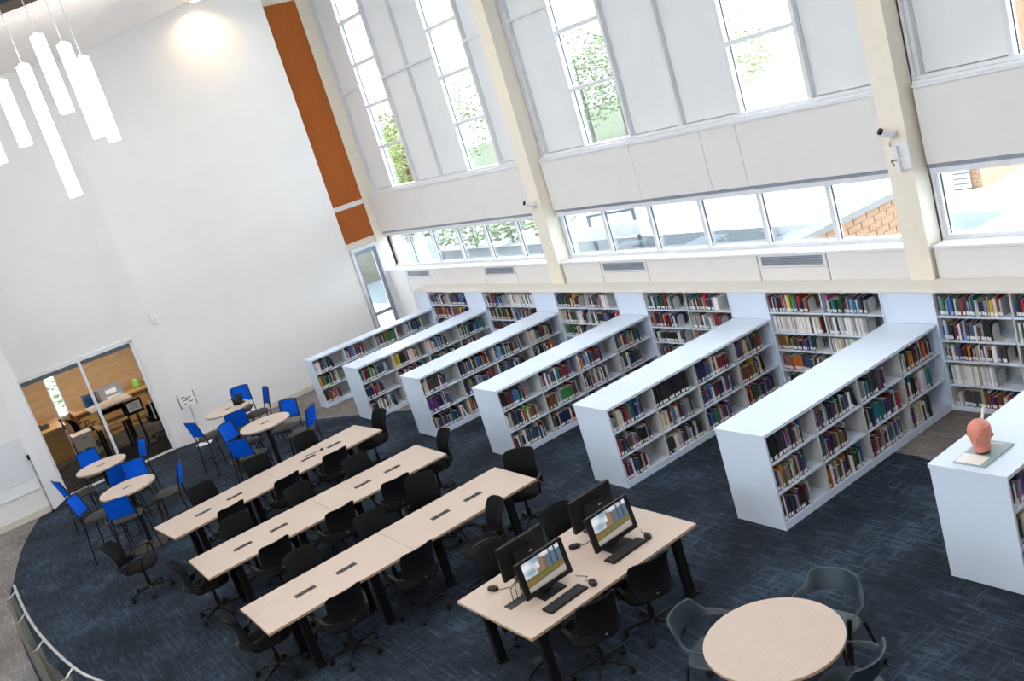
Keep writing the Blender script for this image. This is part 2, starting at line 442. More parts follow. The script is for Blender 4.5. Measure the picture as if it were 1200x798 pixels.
# three unseen tall windows added to the back wall to supply cool daylight
SW = [(-16.5, -12.5), (-10.0, -6.0), (-3.5, 0.5)]
wbk = MB(); xs0 = -25.0
for a, b in SW:
    wbk.box(xs0, a, YB-0.3, YB, -0.3, 9.3); wbk.box(a, b, YB-0.3, YB, -0.3, 3.0); wbk.box(a, b, YB-0.3, YB, 6.2, 9.3); xs0 = b
wbk.box(xs0, XR, YB-0.3, YB, -0.3, 9.3)
struct(wbk.obj('wall_back', wall_m))
for k, (a, b) in enumerate(SW):
    r = link('window_%d' % (20+k), None); struct(r)
    for i in range(5): MB().box(a+i*(b-a-0.06)/4, a+i*(b-a-0.06)/4+0.06, YB-0.2, YB-0.08, 3.0, 6.2).obj('mullion', alu_m, r)
    for z in (3.0, 4.57, 6.14): MB().box(a, b, YB-0.19, YB-0.09, z, z+0.06).obj('transom', alu_m, r)
    for i in range(4):
        for z in (3.06, 4.63): MB().box(a+i*(b-a-0.06)/4+0.06, a+(i+1)*(b-a-0.06)/4, YB-0.15, YB-0.14, z, z+1.51).obj('pane', winglass_m, r)

# ---- window wall: lower panels, lower glazing, band, upper glazing
ww = MB()
ww.box(-19.3, XR, 9.06, 9.30, 2.46, 3.46)          # masonry behind the band
ww.box(-19.3, XR, 8.86, 9.30, -0.3, 1.70)          # masonry below the lower windows
ww.box(-19.7, XR, 9.05, 9.30, 8.30, 9.3)
ww.box(-2.9, XR, 9.10, 9.30, 3.46, 8.4)
ww.box(-2.9, XR, 9.10, 9.30, 1.70, 2.46)
ww_o = ww.obj('wall_window', wall_m); struct(ww_o)
BAYS = [(-19.26, -13.03), (-12.67, -6.34), (-6.01, -2.9)]
cols_x = [(-13.01, -12.69), (-6.315, -6.025)]
for x0, x1 in cols_x:
    c = thing('column', 'cream steel column between the window bays', 'column', ((x0+x1)/2, 8.75, 0))
    del c['category']; struct(c, 'cream steel column rising between window bays')
    xm = (x1-x0)/2
    MB().box(-xm, xm, 0, 0.03, 1.2, 8.55).box(-xm, xm, 0.27, 0.30, 1.2, 8.55).box(-xm+0.02, xm-0.015, 0.03, 0.27, 1.2, 8.55).obj('column_shaft', cream_m, c)
# corner post at the far end
o = MB().box(-19.30, -19.24, 8.78, 9.12, 0, 8.5).obj('trim_2', cream_m); struct(o)
for xa, xb in ((-12.70, -12.66), (-6.04, -5.99)):
    MB().box(xa, xb, 9.02, 9.2, 1.72, 8.35).obj('jamb_strip', alu_m, ww_o)
for xa, xb in ((-13.03, -12.97), (-6.33, -6.25)):
    MB().box(xa, xb, 9.06, 9.2, 1.72, 8.35).obj('jamb_strip', alu_m, ww_o)
# band panels
bandx = {0: [-19.24, -16.1, -13.0], 1: [-12.69, -10.486, -9.08, -8.455, -6.3], 2: [-6.0, -2.9]}
for bi, xs_ in bandx.items():
    for a, b in zip(xs_[:-1], xs_[1:]):
        o = MB().box(a+0.003, b-0.003, 8.95, 9.06, 2.565, 3.372).obj('wall_panel', band_m, ww_o)
        bevel(o, 0.006)
    MB().box(xs_[0], xs_[-1], 8.93, 9.06, 3.372, 3.40).box(xs_[0], xs_[-1], 8.965, 9.06, 3.40, 3.435).box(xs_[0], xs_[-1], 9.04, 9.2, 3.435, 3.47).obj('window_sill', alu_m, ww_o)
    MB().box(xs_[0], xs_[-1], 8.985, 9.06, 2.515, 2.565).obj('shade_pocket', grille_m, ww_o)
    MB().box(xs_[0], xs_[-1], 8.975, 9.12, 2.455, 2.515).obj('window_head', alu_m, ww_o)
# upper glazing
MW, FY = 0.055, 9.06
wn = [0]
def window_root():
    wn[0] += 1
    o = link('window_%d' % wn[0], None); struct(o); return o
Z0, Z1 = 3.45, 8.35
def vmull(root, xr, z0, z1, fy=FY, by=9.2, w=MW):
    MB().box(xr-w, xr, fy, by, z0, z1).obj('mullion', alu_m, root)
def pane(root, x0, x1, z0, z1, y, m=None):
    MB().box(x0, x1, y, y+0.012, z0, z1).obj('pane', m or winglass_m, root)
def panel(root, x0, x1, z0, z1, y=9.135):
    MB().box(x0+0.004, x1-0.012, y, y+0.05, z0+0.008, z1-0.004).obj('infill_panel', spandrel_m, root)
    MB().box(x0, x1, y+0.03, y+0.07, z0, z1).obj('gasket', alud_m, root)
grid1 = [-19.20, -18.237, -17.16, -16.12, -15.089, -13.98, -12.97]
kinds1 = ['p', 'g', 'p', 'p', 'g', 'p']
grid2 = [-12.62, -11.57, -10.49, -9.45, -8.403, -7.32, -6.25]
kinds2 = ['p', 'g', 'p', 'p', 'g', 'p']
grid3 = [-5.95, -4.98, -3.9, -2.85]
kinds3 = ['p', 'g', 'p']
for gr, ks in ((grid1, kinds1), (grid2, kinds2), (grid3, kinds3)):
    r = window_root()
    for x in gr: vmull(r, x, Z0, Z1)
    for a, b, k in zip(gr[:-1], gr[1:], ks):
        b2 = b-MW
        if k == 'g':
            zs = [Z0+0.01, 4.32, 5.17, 6.01, 6.865, 7.71, Z1]
            for z in zs[1:-1]: MB().box(a, b2, FY+0.005, 9.19, z-0.03, z+0.025).obj('transom', alu_m, r)
            for za, zb in zip(zs[:-1], zs[1:]): pane(r, a, b2, za+0.02, zb-0.02, YG)
            MB().box(a-0.001, a+0.008, YG-0.012, YG, Z0, Z1).obj('gasket', alud_m, r)
        else:
            zs = [Z0+0.02, 5.58, Z1]
            MB().box(a, b2, FY+0.005, 9.19, 5.565, 5.61).obj('transom', alu_m, r)
            for za, zb in zip(zs[:-1], zs[1:]): panel(r, a, b2, za, zb)
# lower glazing
lg = [[-19.24, -18.237, -17.188, -16.145, -15.089, -14.026, -12.97], [-12.633, -11.57, -10.51, -9.464, -8.403, -7.339, -6.27], [-5.956, -4.9, -3.84, -2.9]]
for gr in lg:
    r = window_root()
    for x in gr: vmull(r, x, 1.73, 2.50, 9.04, 9.12, 0.06)
    MB().box(gr[0]-0.06, gr[-1], 9.03, 9.13, 1.71, 1.775).obj('window_rail', alu_m, r)
    for a, b in zip(gr[:-1], gr[1:]):
        pane(r, a, b-0.06, 1.77, 2.50, 9.09)
        MB().box(a-0.001, a+0.01, 9.08, 9.095, 1.775, 2.5).obj('gasket', alud_m, r)
# sill ledge and panels / grilles below
for bi, (a, b) in enumerate(((-19.24, -13.0), (-12.69, -6.3), (-6.0, XR))):
    o = MB().box(a, b, 8.785, 9.04, 1.70, 1.728).obj('window_ledge', white_m, ww_o)
pan = [(-19.24, -18.39, 0), (-18.39, -17.32, 1), (-17.32, -15.19, 0), (-15.19, -14.11, 1), (-14.11, -13.02, 0),
       (-12.68, -11.68, 0), (-11.68, -10.60, 1), (-10.60, -8.465, 0), (-8.465, -7.395, 1), (-7.395, -6.32, 0),
       (-6.01, -4.3, 0), (-4.3, -3.2, 1), (-3.2, XR, 0)]
for a, b, g in pan:
    zt_ = 1.695 if not g else 1.53
    o = MB().box(a+0.008, b-0.008, 8.80, 8.86, 0.0, zt_).obj('wall_panel', band_m, ww_o); bevel(o, 0.004)
    if g:
        go = MB().box(a+0.01, b-0.01, 8.83, 8.86, 1.535, 1.70).box(a+0.01, b-0.01, 8.802, 8.83, 1.535, 1.56).box(a+0.01, b-0.01, 8.802, 8.83, 1.675, 1.70).box(a+0.01, a+0.06, 8.802, 8.83, 1.56, 1.675).box(b-0.06, b-0.01, 8.802, 8.83, 1.56, 1.675).obj('air_grille', alu_m, ww_o)
        for k in range(5):
            MB().cbox((a+b)/2, 8.818, 1.575+k*0.022, b-a-0.13, 0.02, 0.012).obj('slat', grille_m, ww_o)

# ================================================================== GLASS PARTITION AND OFFICE
gp = link('window_%d' % (wn[0]+1), None); struct(gp)
def yb(y0, y1, z0, z1, name, m, x0=GX-0.05, x1=GX+0.03): return MB().box(x0, x1, y0, y1, z0, z1).obj(name, m, gp)
yb(1.10, 3.20, 2.27, 2.345, 'head_frame', alu_m)
yb(1.085, 1.14, 0, 2.30, 'jamb', alu_m); yb(3.135, 3.19, 0, 2.30, 'jamb', alu_m)
yb(2.16, 2.21, 0, 2.27, 'mullion', alu_m)
yb(1.14, 3.14, 2.19, 2.27, 'door_track', mat('dark_track', (0.10, 0.115, 0.13), 0.5), GX-0.045, GX+0.01)
yb(1.14, 3.14, 0, 0.03, 'floor_track', alu_m)
yb(1.14, 2.16, 0.03, 2.27, 'pane', partglass_m, GX-0.015, GX-0.005)
yb(2.21, 3.135, 0.03, 2.27, 'pane', partglass_m, GX-0.03, GX-0.02)
MB().tube([(GX+0.04, 3.06, 0.72), (GX+0.04, 3.06, 1.10)], 0.012).obj('door_pull', chrome_m, gp)
# office shell
osx = MB().box(-24.2, -24.0, 0.6, 1.90, 0, 2.5).box(-24.2, -24.0, 2.16, 4.9, 0, 2.5).box(-24.2, -24.0, 1.90, 2.16, 1.75, 2.5).box(-24.2, -24.0, 1.90, 2.16, 0, 0.62)
osx = osx.obj('wall_office_back', panelw_m); struct(osx)
o = MB().box(-24.2, -19.2, 0.45, 0.6, 0, 2.6).box(-24.2, -19.2, 4.6, 4.75, 0, 2.6).obj('wall_office_side', wall_m); struct(o)
o = MB().box(-24.2, -19.14, 0.45, 4.75, 2.36, 2.6).obj('ceiling_office', mat('grey_office_ceiling', (0.22, 0.23, 0.24), 0.8)); struct(o)
ow = link('window_%d' % (wn[0]+2), None); struct(ow)
for a, b, z0, z1 in ((1.90, 1.93, .62, 1.75), (2.13, 2.16, .62, 1.75), (1.93, 2.13, .62, .66), (1.93, 2.13, 1.71, 1.75), (1.93, 2.13, 1.0, 1.03), (1.93, 2.13, 1.36, 1.39)):
    MB().box(-24.15, -24.02, a, b, z0, z1).obj('frame_bar', alu_m, ow)
for z0, z1 in ((.66, 1.0), (1.03, 1.36), (1.39, 1.71)): MB().box(-24.09, -24.08, 1.93, 2.13, z0, z1).obj('pane', winglass_m, ow)


# office furniture
t = thing('office_cabinet', 'low oak storage cabinet along the office window wall behind glass', 'cabinet', (-23.0, 1.25, 0))
MB().box(-0.95, 0.72, -0.6, 0.55, 0.0, 0.70).obj('body', desk_m, t)
MB().box(-0.97, 0.75, -0.62, 0.58, 0.70, 0.74).obj('top', desk_m, t)
MB().box(0.72, 0.735, -0.55, -0.03, 0.1, 0.66).obj('door', desk_m, t); MB().box(0.72, 0.735, 0.0, 0.52, 0.1, 0.66).obj('door', desk_m, t)
t = thing('office_counter', 'long oak counter against the back wall of the glazed office', 'counter', (-23.40, 3.1, 0))
MB().box(-0.58, 0.45, -0.95, 1.45, 0.0, 0.71).obj('body', desk_m, t)
MB().box(-0.58, 0.50, -1.0, 1.48, 0.71, 0.75).obj('top', desk_m, t)
for k in range(3): MB().box(0.45, 0.465, -0.9+k*0.78, -0.18+k*0.78, 0.12, 0.68).obj('door', desk_m, t)
t = thing('standing_desk', 'light maple standing desk behind the sliding glass wall', 'desk', (-21.2, 2.66, 0), 0.0)
o = MB().cbox(0, 0, 0.985, 0.85, 0.85, 0.03).obj('tabletop', wood_m, t); bevel(o, 0.004)
MB().box(-0.30, -0.24, -0.25, -0.17, 0.03, 0.97).obj('leg', black_m, t); MB().box(-0.30, -0.24, 0.22, 0.30, 0.03, 0.97).obj('leg', black_m, t)
MB().box(-0.32, 0.3, -0.25, -0.17, 0, 0.03).obj('foot', black_m, t); MB().box(-0.32, 0.3, 0.22, 0.30, 0, 0.03).obj('foot', black_m, t)
MB().box(-0.28, -0.26, -0.17, 0.22, 0.75, 0.95).obj('crossbar', black_m, t)
t = thing('office_desk', 'lower oak desk in front of the standing desk in the glazed office', 'desk', (-20.62, 2.47, 0))
o = MB().cbox(0, 0, 0.705, 0.62, 0.62, 0.03).obj('tabletop', desk_m, t)
for sx in (-1, 1):
    for sy in (-1, 1): MB().cbox(sx*0.26, sy*0.26, 0.345, 0.05, 0.05, 0.69).obj('leg', black_m, t)
t = thing('drawer_pedestal', 'beige two drawer pedestal on the office floor', 'drawers', (-21.72, 1.98, 0))
MB().cbox(0, 0, 0.27, 0.42, 0.36, 0.50).obj('body', base_m, t)
MB().cbox(0, 0, 0.535, 0.45, 0.40, 0.03).obj('top', wood_m, t)
for z in (0.15, 0.39):
    d_ = MB().cbox(0.218, 0, z, 0.02, 0.33, 0.21).obj('drawer', base_m, t); MB().cbox(0.232, 0, z+0.07, 0.012, 0.12, 0.015).obj('handle', dark_m, d_)
t = thing('sign_easel', 'black framed notice on a dark stand behind the glass', 'sign', (-20.45, 2.98, 0))
MB().cbox(0, 0, 0.86, 0.03, 0.34, 0.30).obj('frame', black_m, t)
MB().cbox(0.017, 0, 0.865, 0.004, 0.26, 0.19).obj('paper', paper_m, t)
for k in range(4): MB().cbox(0.0195, -0.01, 0.925-k*0.033, 0.002, 0.19-0.03*(k % 2), 0.008).obj('text_line', MATS['slate_plastic'], t)
MB().cbox(0, 0, 0.36, 0.04, 0.04, 0.72).obj('post', black_m, t); MB().cbox(0, 0, 0.015, 0.3, 0.3, 0.03).obj('base', black_m, t)
tag(MB().box(-23.3, -23.0, 2.42, 2.52, 0.75, 1.04).box(-23.3, -23.0, 2.52, 2.74, 0.76, 0.78).box(-23.3, -23.28, 2.42, 2.74, .75, 1.02).obj('blue_crate', bluebox_m), 'dark blue plastic crate on the office counter', 'crate')
o = bpy.data.objects['blue_crate']
pr = thing('printer', 'grey desktop printer on the office counter', 'printer', (-23.4, 3.05, 0.75))
MB().cbox(0, 0, 0.13, 0.40, 0.52, 0.26).obj('body', MATS['grille_grey'], pr); MB().cbox(0.205, 0.0, 0.16, 0.012, 0.24, 0.10).obj('control_panel', paper_m, pr); MB().cbox(0.22, 0.02, 0.03, 0.14, 0.34, 0.015).obj('paper_tray', white_m, pr)
mo = thing('office_monitor', 'black desktop monitor at the far end of the office counter', 'monitor', (-23.3, 4.18, 0.75))
MB().cbox(0, 0, 0.32, 0.04, 0.42, 0.28, rot=Matrix.Rotation(0.1, 3, 'Y')).obj('screen', blackp_m, mo); MB().cbox(-0.03, 0, 0.12, 0.03, 0.06, 0.22).obj('stand', blackp_m, mo); MB().cbox(0, 0, 0.008, 0.18, 0.22, 0.015).obj('base', blackp_m, mo)
bgm = MB().lathe([(0.06, 0.75), (0.09, 0.80), (0.075, 0.93), (0.03, 0.97)], -23.2, 3.62, 10).obj('snack_bag', green_m); tag(bgm, 'green snack bag on the office counter', 'bag')
bxm = MB().cbox(-23.2, 3.85, 0.79, 0.16, 0.2, 0.08).cbox(-23.2, 3.85, 0.835, 0.17, 0.21, 0.012).obj('orange_box', MATS['rust_felt']); tag(bxm, 'small orange box on the office counter beside the monitor', 'box')
ms = thing('stand_pole', 'thin white pole stand with black head near the glass wall', 'stand', (-20.27, 1.62, 0))
MB().tube([(0, 0, 0.02), (0, 0, 1.02)], 0.008).obj('pole', white_m, ms); MB().lathe([(0.10, 0), (0.10, 0.015), (0.02, 0.025)], 0, 0, 16).obj('base', white_m, ms)
MB().tube([(0, 0, 0.98), (0, -0.015, 1.14), (0, -0.03, 1.22)], [0.014, 0.018, 0.028]).obj('head', black_m, ms)
pl = thing('desk_clutter', 'small dark desk organizer on the oak cabinet behind glass', 'organizer', (-22.7, 1.40, 0.74))
MB().cbox(0, 0, 0.05, 0.14, 0.3, 0.10).obj('tray', dark_m, pl); MB().cbox(0.02, -0.05, 0.11, 0.05, 0.10, 0.04).obj('cup', dark_m, pl)

# ================================================================== OUTDOORS
g = MB().box(-120, 60, 9.35, 26, -0.6, -0.45).obj('ground_pavement', conc_m); struct(g)
g = MB().box(-120, 60, 26, 160, -0.6, -0.40).obj('ground_lawn', grassm); struct(g)
g = MB().box(-34, -10.5, 12.2, 18.0, -0.45, -0.44).obj('ground_road', asph_m); struct(g)
g = MB().box(-60, -24.6, -20, 9.35, -0.6, -0.45).obj('ground_side', conc_m); struct(g)
conc2_m = mat('weathered_steel', (0.10, 0.13, 0.15), 0.7)
tree_rng = random.Random(3)
def tree(x, y, h, r, label, m, n=1500):
    t = thing('tree', label, 'tree', (x, y, -0.45), 0, 'trees outside the windows')
    MB().tube([(0, 0, 0), (0.05, 0, h*0.45), (0.0, 0.1, h*0.8)], [0.16, 0.12, 0.05], 8).obj('trunk', bark_m, t)
    b = MB()
    for k in range(n):
        while True:
            p = Vector((tree_rng.uniform(-1, 1), tree_rng.uniform(-1, 1), tree_rng.uniform(-1, 1)))
            if 0.25 < p.length < 1: break
        c = Vector((p.x*r, p.y*r, h*0.62 + p.z*h*0.40))
        q = tree_rng.uniform(0.09, 0.19)
        rot = Matrix.Rotation(tree_rng.uniform(0, 6.28), 3, 'Z') @ Matrix.Rotation(tree_rng.uniform(-1.2, 1.2), 3, 'X')
        vs = [rot @ Vector(v)*q + c for v in ((-1, 0, 0.1), (-0.2, -0.7, 0), (1, 0, 0.1), (0.2, 0.7, 0), (0, 0, 0.35))]
        b.add(vs, [(0, 1, 4), (1, 2, 4), (2, 3, 4), (3, 0, 4), (3, 2, 1, 0)])
    o = b.obj('foliage', m, t); o['kind'] = 'stuff'
for i, (x, y, h, r, k) in enumerate(((-47.5, 38, 7.6, 3.2, 0), (-53.5, 46, 7.8, 2.8, 0), (-60, 36, 7.2, 3.5, 1), (-66, 33, 6.5, 3.2, 1), (-72, 30, 7.4, 3.4, 0), (-56, 30, 6.0, 2.6, 1), (-46, 24, 5.2, 2.4, 1), (-52, 22, 4.8, 2.4, 0), (-60, 22, 5.4, 2.6, 1), (-40.5, 43, 6.2, 3.0, 1), (-70, 24, 6.5, 3, 0), (-84, 42, 8, 4, 1))):
    tree(x, y, h, r, ('pale yellow-green tree beyond the pavement outside the windows', 'leafy green tree beyond the pavement outside the windows')[1-k], (leaf_m, leaf2_m)[k])
def shrub(x, y, h, r, label):
    t = thing('shrub', label, 'shrub', (x, y, -0.45), 0, 'shrubs outside the building')
    MB().tube([(0, 0, 0), (0.02, 0, h*0.6)], [0.05, 0.03], 6).obj('stem', bark_m, t)
    b = MB()
    for k in range(420):
        while True:
            p = Vector((tree_rng.uniform(-1, 1), tree_rng.uniform(-1, 1), tree_rng.uniform(-1, 1)))
            if p.length < 1: break
        c = Vector((p.x*r, p.y*r, h*0.55+p.z*h*0.48)); q = tree_rng.uniform(0.06, 0.13)
        rot = Matrix.Rotation(tree_rng.uniform(0, 6.28), 3, 'Z') @ Matrix.Rotation(tree_rng.uniform(-1.2, 1.2), 3, 'X')
        b.add([rot @ Vector(v)*q + c for v in ((-1, 0, 0.1), (-0.2, -0.7, 0), (1, 0, 0.1), (0.2, 0.7, 0), (0, 0, 0.35))], [(0, 1, 4), (1, 2, 4), (2, 3, 4), (3, 0, 4), (3, 2, 1, 0)])
    o = b.obj('foliage', leaf_m, t); o['kind'] = 'stuff'
for x, y, h, r in ((-38.6, 17.2, 1.5, 1.0), (-36.3, 17.6, 1.4, 1.1), (-34.0, 17.9, 1.3, 1.05), (-31.5, 18.3, 1.3, 1.1), (-29.2, 18.5, 1.25, 1.0), (-27.0, 18.8, 1.2, 0.95)):
    shrub(x, y, h, r, 'round green shrub at the pavement edge outside the far window bay')
for x, y in ((-27.2, 0.9), (-27.8, 3.2)):
    shrub(x, y, 2.3, 1.0, 'tall green shrub outside the office window')
vb = thing('neighbour_building', 'tan neighbouring building seen through the end door', 'building', (-32.8, 13.7, -0.45))
MB().box(-3, 0, -2.2, 2.2, 0, 2.35).obj('wall', mat('tan_render', (0.085, 0.078, 0.058), 0.8), vb)
MB().box(-3, 0.04, -2.2, 2.2, 2.35, 3.6).obj('upper_wall', mat('peach_render', (0.19, 0.135, 0.10), 0.8), vb)
MB().box(-0.01, 0.03, -0.35, -0.25, 0, 2.35).obj('joint', coping_m, vb)
# low brick wing wall with stone coping outside the middle bay, bricks near its face
def brick_wall(name, label, x, y0, y1, z0, z1, cat, n=(0, 0), coping=True):
    t = thing(name, label, cat, (x, 0, 0))
    MB().box(-0.3, -0.012, y0, y1, z0, z1).obj('core', mortar_m, t)
    L_, H_ = 0.30, 0.10
    me = MB().box(-0.03, 0, 0, L_-0.02, 0, H_-0.018).mesh('brick', brick_m)
    rows = int((z1-z0)/H_); cols_ = int((y1-y0)/L_)
    for r_ in range(rows):
        for c_ in range(cols_):
            if r_*cols_+c_ >= 300: break
            b_ = link('brick', me, t, (0, y0+c_*L_+(0.15 if r_ % 2 else 0.0), z1-(r_+1)*H_))
    if coping: MB().box(-0.36, 0.06, y0, y1+0.1, z1, z1+0.09).obj('coping', coping_m, t)
    return t
brick_wall('brick_wall', 'tan brick wall with grey stone coping outside the window', -8.6, 9.45, 12.55, 0.2, 1.52, 'wall')
bw = thing('brick_building', 'tan brick building with louvre seen through the windows', 'building', (-12.5, 20, 0))
MB().box(-0.35, 0.35, 0, 4, -0.5, 1.6).obj('pier', mortar_m, bw)
meb = MB().box(0, 0.28, -0.015, 0, 0, 0.085).mesh('brick', brick_m)
for r_ in range(20):
    for c_ in range(2): link('brick', meb, bw, (-0.34+c_*0.30+(0.06 if r_ % 2 else 0), 0, -0.5+r_*0.1))
MB().box(-0.3, 0.12, -0.05, -0.016, -0.42, 0.75).obj('louvre_frame', coping_m, bw)
for k in range(9): MB().cbox(-0.09, -0.06, -0.36+k*0.12, 0.40, 0.03, 0.07).obj('slat', alu_m, bw)
b2 = thing('brick_house', 'distant tan brick block with white trim beyond the pavement', 'building', (-24.0, 31, -0.45))
MB().box(-0.8, 6, 0, 6, 0, 4.4).obj('wall', brick_m, b2); MB().box(-0.9, 6.1, -0.1, 6.1, 4.4, 4.7).obj('parapet', conc_m, b2)
MB().box(-0.35, -0.05, -0.05, 0.02, 3.1, 4.2).obj('window', conc_m, b2); MB().box(-0.3, -0.1, -0.07, -0.04, 3.85, 4.15).obj('pane', bluebox_m, b2)
cr = thing('parked_car', 'pale blue parked car outside the far window bay', 'car', (-28.2, 14.0, -0.44), math.radians(152))
MB().prism([(-2.1, 0.25), (2.1, 0.25), (2.15, 0.75), (1.3, 0.9), (0.6, 1.4), (-1.1, 1.42), (-1.7, 0.95), (-2.15, 0.85)], -0.85, 0.85).obj('body', carpaint_m, cr)
cr.children[0].rotation_euler = (PI/2, 0, 0)
for sx in (-1.3, 1.3):
    for sy in (-0.85, 0.85):
        w_ = MB().lathe([(0.32, -0.1), (0.33, 0), (0.32, 0.1)], 0, 0, 16).obj('wheel', black_m, cr); w_.location = (sx, sy, 0.33); w_.rotation_euler = (PI/2, 0, 0)
wg = MB().box(-0.9, 0.4, -0.87, 0.87, 0.98, 1.30).obj('window', bluebox_m, cr)
ac = thing('utility_cart', 'grey metal equipment frame on the pavement outside the window', 'cart', (-20.6, 16.6, -0.44), 0.2)
MB().box(-0.9, 0.9, -0.4, 0.4, 0.5, 0.9).obj('body', conc_m, ac)
for sx in (-0.8, 0.8):
    for sy in (-0.35, 0.35): MB().cbox(sx, sy, 0.6, 0.08, 0.08, 1.2).obj('post', conc2_m, ac)
for sy in (-0.35, 0.35): MB().cbox(0, sy, 1.2, 1.7, 0.07, 0.07).obj('rail', conc2_m, ac)
MB().tube([(0.8, 0.35, 1.2), (1.2, 0.5, 2.6)], 0.04).obj('mast', conc2_m, ac)

# ================================================================== BOOKCASES
ORD = ['first', 'second', 'third', 'fourth', 'fifth', 'sixth', 'seventh']
SX = [-17.358, -15.512, -13.246, -11.048, -8.759, -6.499, -4.257]
SWID = [0.33, 0.605, 0.605, 0.605, 0.605, 0.605, 0.605]
SY0, SY1, SH = 5.675, 8.442, 0.978
BAYY = [5.675+0.018, 6.372, 7.065, 7.757, 8.442]
LEV = [0.075, 0.375, 0.675]           # top of each shelf board
stack_meshes = {}
def stack_mesh(key, fn, m):
    if key not in stack_meshes: stack_meshes[key] = fn().mesh(key[0], m)
    return stack_meshes[key]
for i, (sx, w) in enumerate(zip(SX, SWID)):
    lab = {0: 'narrow single-sided low white bookcase, first one beside the white side wall',
           6: 'low white bookcase with the clay head model on top, seventh from white side wall'}.get(
        i, 'low double-sided white bookcase, %s in the row from the white side wall' % ORD[i])
    t = thing('bookcase', lab, 'bookcase', (sx, SY0, 0), 0, 'low white bookcases in a row')
    L_ = SY1-SY0; k = 'n' if i == 0 else 'w'
    o = link('top', stack_mesh(('top', k), lambda: MB().box(-0.006, w+0.006, -0.006, L_, SH-0.03, SH), shelf_m), t)
    link('end_panel', stack_mesh(('end_panel', k), lambda: MB().box(0, w, 0, 0.022, 0, SH-0.03), shelf_m), t)
    e2 = link('end_panel', stack_mesh(('end_panel', k), None, shelf_m), t); e2.location = (0, L_-0.022, 0)
    link('base', stack_mesh(('base', k), lambda: MB().box(0.004, w-0.004, 0.022, L_-0.022, 0, LEV[0]), shelf_m), t)
    cx = w/2 if i else 0.01
    link('centre_panel', stack_mesh(('centre_panel', k), lambda: MB().box(cx-0.008, cx+0.008, 0.022, L_-0.022, LEV[0], SH-0.03), shelfi_m), t)
    for y in BAYY[1:-1]:
        link('divider', stack_mesh(('divider', k), lambda: MB().box(0.012, w-0.012, -0.009, 0.009, LEV[0], SH-0.03), shelfi_m), t, (0, y-SY0, 0))
    for z in LEV[1:]:
        for a in BAYY[:-1]:
            link('shelf', stack_mesh(('shelf', k), lambda: MB().box(0.008, w-0.008, 0.012, 0.672, -0.018, 0), shelf_m), t, (0, a-SY0, z))

# wall bookcases under the windows, one unit between each pair of stacks
WH, WY0, WY1 = 1.364, 8.442, 8.795
WLEV = [0.045, 0.300, 0.572, 0.802, 1.070]
tag(bevel(MB().box(-17.60, -1.97, WY0-0.012, WY1, WH-0.031, WH).obj('long_counter_top', mat('ivory_laminate', (0.78, 0.755, 0.69), 0.4, var=0.012)), 0.004),
    'long ivory top running over the wall bookcases below the windows', 'counter top')
WSEC = []
for i in range(7):
    a = (SX[i]+SWID[i]) if i else -17.03
    b = SX[i+1] if i < 6 else -1.98
    WSEC.append((a, b))
for i, (a, b) in enumerate(WSEC):
    if i < 6: lab = 'wall bookcase section between the %s and %s low bookcases from white wall' % (ORD[i], ORD[i+1])
    else: lab = 'wall bookcase section past the bookcase that carries the head model'
    t = thing('wall_bookcase', lab, 'bookcase', (a, WY0, 0), 0, 'wall bookcase sections under the windows')
    w = b-a; d_ = WY1-WY0
    MB().box(-0.0, 0.02, 0, d_, 0, WH-0.032).obj('side_panel', shelf_m, t); MB().box(w-0.02, w, 0, d_, 0, WH-0.032).obj('side_panel', shelf_m, t)
    MB().box(0.02, w-0.02, d_-0.015, d_-0.002, 0, WH-0.032).obj('back_panel', shelfi_m, t)
    MB().box(0.02, w-0.02, 0, d_-0.015, 0, WLEV[0]).obj('base', shelf_m, t)
    MB().box(w/2-0.01, w/2+0.01, 0.02, d_-0.015, WLEV[0], WH-0.032).obj('divider', shelfi_m, t)
    for z in WLEV[1:]:
        MB().box(0.02, w/2-0.01, 0.006, d_-0.015, z-0.018, z).obj('shelf', shelf_m, t)
        MB().box(w/2+0.01, w-0.02, 0.006, d_-0.015, z-0.018, z).obj('shelf', shelf_m, t)
    # blank panel closing the gap above the stack to the left of this section
    pw = SWID[i]
    MB().box(-pw+0.003, -0.002, 0.004, 0.03, SH+0.002, WH-0.034).obj('filler_panel', shelf_m, t)
    if i == 0: MB().box(-0.56, -pw+0.003, 0.004, d_, 0, WH-0.034).obj('filler_panel', shelf_m, t)

